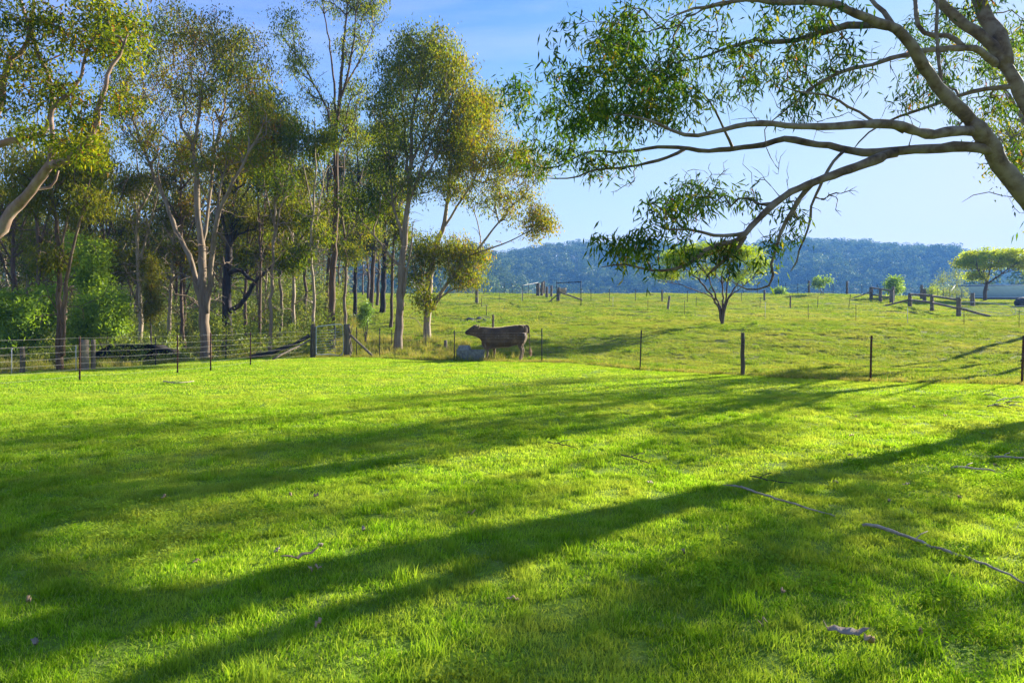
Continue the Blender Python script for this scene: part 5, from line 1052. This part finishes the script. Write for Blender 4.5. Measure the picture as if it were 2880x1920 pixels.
yard("smaller timber yard rails further back at the crest", [(2450, 843, 808, 0.19), (2476, 849, 812, 0.17), (2507, 853, 816, 0.2), (2512, 848, 805, 0.15)], [(0, 1, 0.95, 0.95), (1, 2, 0.95, 0.95), (0, 1, 0.4, 0.45), (1, 2, 0.4, 0.45)], [(0, 0.65, 2395, 841)], 832)
for (px, b, tp, r, lab) in ((2735, 862, 824, 0.19, "lone thick timber post right of the yard rails"), (2600, 848, 812, 0.18, "short dark timber post behind the yard rails"), (2592, 842, 803, 0.17, "tall timber post behind the yard rails")):
    q = seen_post(px, b, tp, "grey", r, ymin=40); tt = thing("timber_post", lab, "post", q[:3]); timber_mb(q[4], r, rs(px)).build("shaft", M_TIMBER, tt, False)
    mb = MB(); mb.tube([(-r*1.05, 0, q[4]*0.6), (0, -r*1.05, q[4]*0.6), (r*1.05, 0, q[4]*0.6), (0, r*1.05, q[4]*0.6), (-r*1.05, 0, q[4]*0.6)], 0.008, 3); mb.build("wire_tie", M_WIRE, tt, False)
# light pipe gates at the right
def pipe_gate(label, x0, y0, x1, y1, hb, seed):
    Y = 52; a = np.array([PXU(x0)*Y, Y, EYE+(HY-y0)*Y/FPX]); b = np.array([PXU(x1)*(Y-3), Y-3, EYE+(HY-y1)*(Y-3)/FPX])
    g = thing("pipe_gate", label, "gate", (a[0], a[1], gz1(a[0], a[1]))); o = np.array(g.location)
    a0 = np.array([a[0], a[1], gz1(a[0], a[1])+0.15]); b0 = np.array([b[0], b[1], gz1(b[0], b[1])+0.12])
    mb = MB(); mb.tube(resample(np.array([a0, a, b, b0, a0])-o, 0.3)[0], 0.022, 5); mb.build("frame", M_GALV, g)
    for f in (0.25, 0.5, 0.75): mb = MB(); mb.tube([a0*(1-f)+a*f-o, b0*(1-f)+b*f-o], 0.01, 4); mb.build("bar", M_GALV, g)
    mb = MB(); mb.tube([b0-o, a*0.5+a0*0.5-o], 0.015, 4); mb.build("brace", M_GALV, g)
pipe_gate("long light pipe gate right of the timber yard rails", 2704, 850, 2842, 860, 0, 1)
pipe_gate("pipe gate cut off by the right edge", 2850, 862, 2960, 866, 0, 2)

# shed
def shed():
    Y = 116.0; xl = PXU(2664)*Y; xr = xl+34; ze = EYE+(HY-836)*Y/FPX; zr = EYE+(HY-803)*(Y+5)/FPX; zg = gz1(xl+8, Y)-0.4; D = 10
    t = thing("shed", "long low farm shed with grey-green hipped roof behind the umbrella tree", "building", (xl, Y, zg)); o = np.array([xl, Y, zg])
    roofm = solid_mat("green_grey_roof_sheet", [(0.3, (0.085, 0.14, 0.13)), (0.7, (0.12, 0.185, 0.17))], 0.6, (6, 1, 1), 0.9, 0.0, spec=0.0)
    ov = 0.3; E = [(xl-ov, Y-ov, ze), (xr, Y-ov, ze), (xr, Y+D+ov, ze), (xl-ov, Y+D+ov, ze)]; R = [(xl+4.6, Y+D/2, zr), (xr, Y+D/2, zr)]
    v = np.array(E+R)-o; mb = MB(); mb.add(v, [[0, 1, 5, 4], [2, 3, 4, 5]], [[3, 0, 4]]); r = mb.build("roof", roofm, t, False)
    for a, b in ((R[0], R[1]), (E[0], R[0]), (E[3], R[0])):
        mb = MB(); mb.tube(np.array([a, b])-o+[0, 0, 0.04], 0.10, 5); mb.build("ridge_cap", M_GALV, r, False)
    mb = MB(); mb.box((17, D/2, (ze-zg)/2-0.02), (34, D, ze-zg)); w = mb.build("wall", solid_mat("dark_shed_wall", [(0.3, (0.05, 0.055, 0.055)), (0.7, (0.10, 0.105, 0.10))], 3, (4, 1, 0.3), 0.8, 0.0), t, False)
    for k in range(7):
        mb = MB(); mb.box((2+k*4.6, -0.1, (ze-zg)/2), (0.16, 0.16, ze-zg-0.05)); mb.build("post", M_TIMBERD, t, False)
    mb = MB(); mb.tube([(-ov, -ov-0.06, ze-zg-0.03), (34, -ov-0.06, ze-zg-0.03)], 0.06, 5); mb.build("gutter", M_GALV, t, False)
shed()
# dark heap at the right edge
def heap():
    x, y, z = hit(2878, 862, ymin=60); rng = rs(4); t = thing("scrap_heap", "dark rounded heap at the right edge before the shed", "heap", (x, y, z))
    bm = bmesh.new(); bmesh.ops.create_icosphere(bm, subdivisions=3, radius=0.75)
    for v in bm.verts: v.co *= 1+0.18*(vnoise(v.co.x*3+5, v.co.y*3+v.co.z*3, 2)-0.5); v.co.z = max(v.co.z*0.75+0.35, -0.1)
    me = bpy.data.meshes.new("mound"); bm.to_mesh(me); bm.free(); link("mound", me, solid_mat("dark_rubble", [(0.3, (0.02, 0.02, 0.02)), (0.7, (0.09, 0.08, 0.07))], 6), t)
    mb = MB(); mb.box((-0.2, -0.85, 0.12), (1.6, 0.12, 0.18)); mb.build("plank", M_TIMBERD, t, False)
heap()

# ------------------------------------------------------------------ the cow
def cow():
    s = 320/2352/FPX*27.8
    def q(zx, zy, y=0.0): return np.array([(zx-1150)*s, y, (1105-zy)*s])
    st = [(1795, 420, 520, .07), (1775, 375, 570, .13), (1735, 350, 690, .20), (1650, 350, 790, .265), (1550, 352, 775, .30), (1400, 372, 822, .335), (1230, 395, 830, .345), (1100, 402, 842, .325), (990, 400, 868, .27), (915, 394, 810, .215), (860, 388, 720, .17), (800, 384, 640, .135), (745, 368, 606, .12), (700, 350, 596, .125), (655, 372, 580, .125), (610, 405, 568, .105), (570, 437, 562, .088), (535, 462, 556, .08), (512, 478, 545, .07), (502, 492, 528, .045)]
    mb = MB(); an = np.arange(18)*2*math.pi/18; rings = []
    for (zx, a, b, w) in st:
        c = q(zx, (a+b)/2); hz_ = (b-a)/2*s; ca, sa = np.cos(an), np.sin(an)
        rings.append(np.stack([np.full(18, c[0]), w*np.sign(ca)*np.abs(ca)**0.85, c[2]+hz_*np.sign(sa)*np.abs(sa)**0.9], -1))
    v = np.vstack(rings); n = len(rings); i = np.arange(n-1)[:, None]*18; j = np.arange(18)[None]; j2 = (j+1) % 18
    qd = np.stack([i+j, i+j2, i+18+j2, i+18+j], -1).reshape(-1, 4); v = np.vstack([v, rings[0].mean(0), rings[-1].mean(0)]); jj = np.arange(18); jn = (jj+1) % 18
    tr = np.concatenate([np.stack([np.full(18, n*18), jn, jj], -1), np.stack([np.full(18, n*18+1), (n-1)*18+jj, (n-1)*18+jn], -1)]); mb.add(v, qd, tr)
    def chain(pts, rad, flat=1.0): p, t = resample(pts, 0.03); mb.tube(p, np.interp(t, np.linspace(0, 1, len(rad)), rad), 14, True, 0.5, flat)
    near, far = -0.15, 0.15
    chain([q(985, 640, near*0.9), q(975, 760, near), q(968, 860, near), q(968, 935, near), q(955, 1000, near), q(948, 1060, near), q(935, 1100, near), q(930, 1122, near)], [.16, .15, .095, .062, .048, .043, .055, .06])
    chain([q(1085, 680, far*0.9), q(1095, 790, far), q(1100, 870, far), q(1104, 940, far), q(1094, 1005, far), q(1088, 1065, far), q(1078, 1105, far), q(1074, 1125, far)], [.15, .14, .088, .062, .048, .043, .055, .06])
    chain([q(1660, 520, near*0.9), q(1655, 640, near), q(1635, 740, near), q(1640, 810, near), q(1668, 872, near), q(1660, 940, near), q(1640, 1020, near), q(1628, 1085, near), q(1616, 1112, near)], [.19, .22, .17, .105, .07, .055, .047, .055, .062])
    chain([q(1690, 520, far*0.9), q(1690, 640, far), q(1672, 740, far), q(1670, 810, far), q(1698, 872, far), q(1690, 940, far), q(1668, 1010, far), q(1652, 1070, far), q(1640, 1100, far)], [.17, .2, .155, .098, .068, .055, .047, .055, .062])
    for y in (-1, 1):
        chain([q(1600, 372, y*0.17), q(1650, 385, y*0.2), q(1700, 400, y*0.17)], [.05, .06, .05]); chain([q(1030, 440, y*0.14), q(1010, 560, y*0.18), q(985, 700, y*0.15)], [.06, .13, .13])
    chain([q(880, 640), q(880, 720), q(915, 790), q(960, 840)], [.06, .08, .1, .1])          # brisket
    chain([q(1745, 372), q(1785, 368), q(1812, 410), q(1820, 500), q(1826, 620), q(1830, 740), q(1842, 850)], [.045, .04, .032, .026, .022, .02, .018])   # tail
    for (a, b, c, y) in (((775, 432), (788, 390), (802, 338), -0.13), ((735, 385), (728, 355), (715, 338), 0.14)):
        chain([q(*a, y*0.8), q(*b, y*1.3), q(*c, y*1.45)], [.035, .075, .03], 0.45)
    me = mb.mesh("cow_raw", M_BARK); ob = bpy.data.objects.new("cow_raw", me); COL.objects.link(ob)
    md = ob.modifiers.new("r", 'REMESH'); md.mode = 'VOXEL'; md.voxel_size = 0.014
    sm = ob.modifiers.new("s", 'SMOOTH'); sm.iterations = 14; sm.factor = 0.5
    dg = bpy.context.evaluated_depsgraph_get(); body = bpy.data.meshes.new_from_object(ob.evaluated_get(dg)); bpy.data.objects.remove(ob)
    body.name = "body"; body.materials.clear(); body.polygons.foreach_set("use_smooth", np.ones(len(body.polygons), bool))
    m, nt, out = mat_new("brown_hide"); tc = N(nt, "ShaderNodeTexCoord"); sx = N(nt, "ShaderNodeSeparateXYZ"); nt.links.new(tc.outputs['Object'], sx.inputs[0])
    mp = N(nt, "ShaderNodeMapping"); mp.inputs['Scale'].default_value = (1, 1, 1); nt.links.new(tc.outputs['Object'], mp.inputs[0])
    n1 = noise(nt, 2.2, 5, 0.6, mp.outputs[0]); n2 = noise(nt, 60, 3, 0.6, mp.outputs[0])
    c1 = ramp(nt, [(0.3, (0.055, 0.031, 0.016)), (0.52, (0.10, 0.06, 0.032)), (0.72, (0.19, 0.125, 0.07))], n1.outputs['Fac']).outputs[0]
    leg = N(nt, "ShaderNodeMapRange"); leg.inputs[1].default_value = 0.62; leg.inputs[2].default_value = 0.3; nt.links.new(sx.outputs[2], leg.inputs[0])
    c2 = mixc(nt, leg.outputs[0], c1, (0.27, 0.185, 0.11))
    muz = N(nt, "ShaderNodeMapRange"); muz.inputs[1].default_value = q(575, 0)[0]; muz.inputs[2].default_value = q(520, 0)[0]; nt.links.new(sx.outputs[0], muz.inputs[0])
    c3 = mixc(nt, muz.outputs[0], c2, (0.02, 0.014, 0.012))
    hoof = N(nt, "ShaderNodeMapRange"); hoof.inputs[1].default_value = 0.06; hoof.inputs[2].default_value = 0.04; nt.links.new(sx.outputs[2], hoof.inputs[0])
    c4 = mixc(nt, hoof.outputs[0], c3, (0.025, 0.02, 0.018))
    p = N(nt, "ShaderNodeBsdfPrincipled"); p.inputs['Roughness'].default_value = 0.75; p.inputs['Specular IOR Level'].default_value = 0.2
    p.inputs['Sheen Weight'].default_value = 1.0; p.inputs['Sheen Roughness'].default_value = 0.3; p.inputs['Sheen Tint'].default_value = (1, 0.8, 0.55, 1)
    b = N(nt, "ShaderNodeBump"); b.inputs['Strength'].default_value = 0.5; b.inputs['Distance'].default_value = 0.01; nt.links.new(n2.outputs['Fac'], b.inputs['Height']); nt.links.new(b.outputs[0], p.inputs['Normal'])
    nt.links.new(c4, p.inputs['Base Color']); nt.links.new(p.outputs[0], out.inputs[0]); body.materials.append(m)
    Y = 27.7; x = PXU(1240+1150*320/2352)*Y; z = gz1(x, Y)-0.02
    t = thing("cow", "brown cow standing side-on behind the fence, facing left", "cow", (x, Y, z))
    link("body", body, None, t)
    dark = solid_mat("dark_eye", [(0.3, (0.004, 0.003, 0.003)), (0.7, (0.012, 0.009, 0.008))], 5, rough=0.15, bump=0)
    for y in (-0.112, 0.112):
        bm = bmesh.new(); bmesh.ops.create_uvsphere(bm, u_segments=12, v_segments=8, radius=0.026); me = bpy.data.meshes.new("eye"); bm.to_mesh(me); bm.free()
        e = link("eye", me, dark, t); p0 = q(672, 425, y); e.location = tuple(p0); me.polygons.foreach_set("use_smooth", np.ones(len(me.polygons), bool))
    mb = MB(); rng = rs(9)
    for k in range(90):
        a = q(1841, 835)+rng.normal(size=3)*0.012; e = q(1850+rng.normal()*14, 965+rng.normal()*22, rng.normal()*0.03); mid = (a+e)/2+rng.normal(size=3)*0.022
        mb.tube([a, mid, e], [0.005, 0.005, 0.002], 3, False)
    mb.build("tail_tuft", solid_mat("tan_hair", [(0.3, (0.28, 0.15, 0.08)), (0.7, (0.5, 0.32, 0.2))], 10, bump=0), t, False)["kind"] = "stuff"
cow()

# ------------------------------------------------------------------ water trough
def trough():
    Y = 27.15; x = PXU(1325)*Y; z = gz1(x, Y); t = thing("water_trough", "grey concrete water trough with a raised float cover under the cow's head", "trough", (x, Y, z), math.radians(-8))
    L, W, H = 1.1, 0.5, 0.42
    bm = bmesh.new()
    def ring(l, w, z_): return [bm.verts.new((sx*l/2, sy*w/2, z_)) for sx, sy in ((-1, -1), (1, -1), (1, 1), (-1, 1))]
    R = [ring(L*0.88, W*0.8, -0.05), ring(L, W, H), ring(L-0.1, W-0.1, H), ring(L*0.8, W*0.62, 0.08)]
    bm.faces.new(R[0][::-1])
    for a, b in zip(R[:-1], R[1:]):
        for k in range(4): bm.faces.new((a[k], a[(k+1) % 4], b[(k+1) % 4], b[k]))
    bm.faces.new(R[3]); bmesh.ops.recalc_face_normals(bm, faces=bm.faces); bmesh.ops.bevel(bm, geom=bm.edges[:], offset=0.012, segments=2, affect='EDGES')
    me = bpy.data.meshes.new("tub"); bm.to_mesh(me); bm.free(); link("tub", me, M_CONC, t)
    mb = MB(); mb.box((0, 0, H-0.09), (L-0.12, W-0.12, 0.01)); mb.build("water", solid_mat("trough_water", [(0.3, (0.01, 0.015, 0.015)), (0.7, (0.02, 0.03, 0.03))], 3, rough=0.05, bump=0), t, False)
    bm = bmesh.new(); v = [bm.verts.new(c) for c in ((-0.30, -0.27, H-0.02), (0.18, -0.27, H-0.02), (0.18, 0.27, H-0.02), (-0.30, 0.27, H-0.02), (-0.24, -0.17, H+0.17), (0.12, -0.17, H+0.17), (0.12, 0.2, H+0.17), (-0.24, 0.2, H+0.17))]
    for f in ((0, 3, 2, 1), (4, 5, 6, 7), (0, 1, 5, 4), (1, 2, 6, 5), (2, 3, 7, 6), (3, 0, 4, 7)): bm.faces.new([v[k] for k in f])
    bmesh.ops.bevel(bm, geom=bm.edges[:], offset=0.012, segments=2, affect='EDGES'); me = bpy.data.meshes.new("float_cover"); bm.to_mesh(me); bm.free()
    c = link("float_cover", me, M_CONC, t); c.location = (-0.22, 0, 0.003)
    mb = MB(); mb.tube([(-0.62, 0.1, 0.0), (-0.6, 0.1, 0.3), (-0.5, 0.08, 0.34)], 0.02, 6); mb.build("inlet_pipe", M_PICKET, t)
trough()

# near-black curved face painted for the deep shade under the wattles
def hollow():
    c = at(375, 975, 29.5); x, y = c[0], c[1]; zg = gz1(x, y)
    t = thing("shade_bank", "near-black bank shape standing in for shade below the bright green wattle", "bank", (x, y, zg))
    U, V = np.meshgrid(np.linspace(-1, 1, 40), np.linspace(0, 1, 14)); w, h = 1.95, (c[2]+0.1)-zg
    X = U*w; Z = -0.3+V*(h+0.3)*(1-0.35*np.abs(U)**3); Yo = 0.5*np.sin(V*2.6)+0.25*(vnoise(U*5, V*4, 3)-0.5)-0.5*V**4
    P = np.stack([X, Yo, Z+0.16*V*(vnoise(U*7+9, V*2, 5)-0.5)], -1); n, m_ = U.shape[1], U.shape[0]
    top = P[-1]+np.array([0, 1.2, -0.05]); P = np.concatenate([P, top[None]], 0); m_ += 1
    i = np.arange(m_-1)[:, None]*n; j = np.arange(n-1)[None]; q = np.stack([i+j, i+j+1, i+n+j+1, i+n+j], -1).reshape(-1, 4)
    link("face", mesh_np("face", P.reshape(-1, 3), q, None, True), solid_mat("shade_black", [(0.3, (0.005, 0.004, 0.003)), (0.7, (0.03, 0.022, 0.015))], 4, bump=1.0), t)
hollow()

# rocks on the bank
rng = rs(66)
for k, (px, py, r, lab) in enumerate(((1323, 897, 0.22, "largest grey rock on the bank above the cow's head"), (1300, 901, 0.14, "small grey rock left of the largest bank rock"), (1347, 893, 0.16, "flat grey rock right of the largest bank rock"), (1362, 898, 0.13, "rightmost small rock on the bank above the cow"))):
    x, y, z = hit(px, py+4, ymin=30); bm = bmesh.new(); bmesh.ops.create_icosphere(bm, subdivisions=3, radius=r)
    for v in bm.verts:
        d = v.co.normalized(); v.co *= 1+0.55*(vnoise(d.x*2.2+k*7, d.y*2.2+d.z*3.1, 4)-0.5); v.co.z *= 0.7; v.co.x *= 1.25
    me = bpy.data.meshes.new("rock"); bm.to_mesh(me); bm.free(); tag(link("rock", me, M_ROCK if k else globals().setdefault("M_ROCK", solid_mat("grey_rock", [(0.3, (0.09, 0.085, 0.075)), (0.6, (0.2, 0.19, 0.17))], 7)), loc=(x, y, z+r*0.25)), lab, "rock", "rocks on the bank")

# ------------------------------------------------------------------ fallen wood, bark and leaves on the lawn
def stick(pts, r0, r1, label, name="fallen_branch", mat=None, side=None, seed=1):
    P = np.array([np.array(hit(px, py))+[0, 0, dz] for (px, py, dz) in pts]); o = P[0].copy(); p, t = resample(P-o, 0.06); rng = rs(seed)
    p += rng.normal(size=p.shape)*0.004; tt = thing(name, label, "branch", tuple(o)); mb = MB(); mb.tube(p, (r0+(r1-r0)*t)*(1+0.08*rng.normal(size=len(p))), 7); mb.build("stem", mat or M_STICK, tt, False)
    for (f, dx, dy, dz, l) in (side or [(0.35, 0.15, 0.12, 0.04, 1)]):
        k = int(f*(len(p)-1)); mb = MB(); mb.tube([p[k], p[k]+np.array([dx, dy, dz])*0.5, p[k]+np.array([dx*1.1, dy, dz*0.6])*l], [0.006, 0.005, 0.003], 4); mb.build("twig", mat or M_STICK, tt, False)
stick([(2085, 1385, 0.035), (2120, 1398, 0.042), (2230, 1432, 0.036), (2350, 1465, 0.015)], 0.012, 0.006, "grey fallen branch lying in the lawn, upper one of two", side=[(0.06, -0.14, 0.1, 0.0, 1), (0.02, -0.12, 0.03, 0.02, 1)], seed=1)
stick([(2425, 1488, 0.03), (2480, 1507, 0.042), (2620, 1556, 0.034), (2760, 1605, 0.024), (2900, 1665, 0.03)], 0.014, 0.006, "long grey fallen branch running off the right edge of the lawn", seed=2)
stick([(1745, 1294, 0.05), (1780, 1303, 0.055), (1825, 1318, 0.05)], 0.008, 0.005, "short dark stick in the middle of the lawn", mat=M_BARKD, seed=3)
stick([(1540, 1258, 0.05), (1590, 1266, 0.05), (1625, 1275, 0.05)], 0.007, 0.004, "thin twig left of the short dark stick", mat=M_BARKD, seed=4)
stick([(2110, 1358, 0.05), (2170, 1366, 0.05), (2230, 1376, 0.05)], 0.007, 0.004, "thin twig behind the upper fallen branch", mat=M_BARKD, seed=5)
stick([(2675, 1328, 0.05), (2740, 1338, 0.06), (2800, 1344, 0.05)], 0.014, 0.008, "dark stick lying at the right shade edge", seed=6)
stick([(460, 1078, 0.05), (500, 1082, 0.05), (545, 1077, 0.05)], 0.02, 0.01, "grey stick on the far left lawn", mat=M_STICK, seed=7)
stick([(2790, 1295, 0.04), (2850, 1302, 0.05), (2920, 1306, 0.05)], 0.014, 0.008, "grey stick cut by the right edge", seed=8)
k = 0
for (px, py) in ((2790, 1118), (2825, 1130), (2850, 1138), (2860, 1150), (2800, 1145), (2870, 1125), (2815, 1150)):
    k += 1; a = 0.5*math.sin(k*2.1); stick([(px-22, py-10*a, 0.04), (px, py, 0.05), (px+26, py+10*a, 0.04)], 0.012, 0.007, "dry stick in the brown litter patch at right", "dry_stick", M_TIMBERD if k % 2 else M_STICK, seed=20+k)
for o_ in bpy.data.objects:
    if o_.name.startswith("dry_stick") and o_.parent is None: o_["group"] = "dry sticks in the litter patch"
def curl(px, py, L, W, rz, mat, label, name, cat, seed, group=None, lift=0.05, bend=0.25):
    """a curled strip of bark or a dry leaf"""
    rng = rs(seed); x, y, z = hit(px, py); n = 9; f = np.linspace(-1, 1, n); w = W*(1-np.abs(f)**2.2)*0.5+0.002
    c = np.stack([f*L/2, 0.12*L*f*f, lift+bend*L*0.25*f*f+0.01*rng.normal(size=n)], -1)
    v = np.concatenate([c+np.stack([0*f, -w, 0.35*w], -1), c+np.stack([0*f, 0*f, -0.15*w], -1), c+np.stack([0*f, w, 0.35*w], -1)])
    v2 = v-np.array([0, 0, 0.004]); i = np.arange(n-1); q = np.concatenate([np.stack([i+a*n, i+1+a*n, i+1+(a+1)*n, i+(a+1)*n], -1) for a in (0, 1)])
    m_ = 3*n; Q = np.concatenate([q, q[:, ::-1]+m_, np.stack([i+m_, i+1+m_, i+1, i], -1), np.stack([i+2*n, i+1+2*n, i+1+2*n+m_, i+2*n+m_], -1)])
    o = link(name, mesh_np(name, np.vstack([v, v2]), Q, None, True), mat, None, (x, y, z)); o.rotation_euler = (rng.normal()*0.15, rng.normal()*0.15, rz); return tag(o, label, cat, group)
curl(850, 1602, 0.26, 0.03, 0.75, M_LITTER, "long pale curl of bark lying in the left foreground", "bark_strip", "bark", 1, lift=0.07)
curl(880, 1628, 0.085, 0.035, 0.1, M_LITTER, "small pinkish bark flake beside the long pale curl", "bark_strip", "bark", 2, lift=0.06)
curl(2375, 1820, 0.22, 0.035, -0.15, M_STICK, "grey-purple bark curl in the right foreground shade", "bark_strip", "bark", 3, lift=0.06)
curl(2445, 1826, 0.07, 0.04, 0.6, M_LITTER, "tan leaf at the right end of the grey bark curl", "fallen_leaf", "leaf", 4, lift=0.05)
curl(883, 1420, 0.05, 0.04, 1.2, M_LITTER, "upright white leaf standing in the left lawn", "fallen_leaf", "leaf", 5, lift=0.08, bend=1.5)
rng = rs(909)
for k in range(34):
    py = 1075+ (rng.random()**1.3)*800; px = rng.uniform(20, 2870)
    if k > 22: px = rng.uniform(2350, 2870); py = rng.uniform(1110, 1400)
    curl(px, py, 0.035+0.045*rng.random(), 0.012+0.014*rng.random(), rng.random()*6.28, M_LITTER if k % 3 else M_STICK, "small pale dry leaf scattered on the lawn", "fallen_leaf", "leaf", 100+k, "dry leaves scattered on the lawn", 0.04)
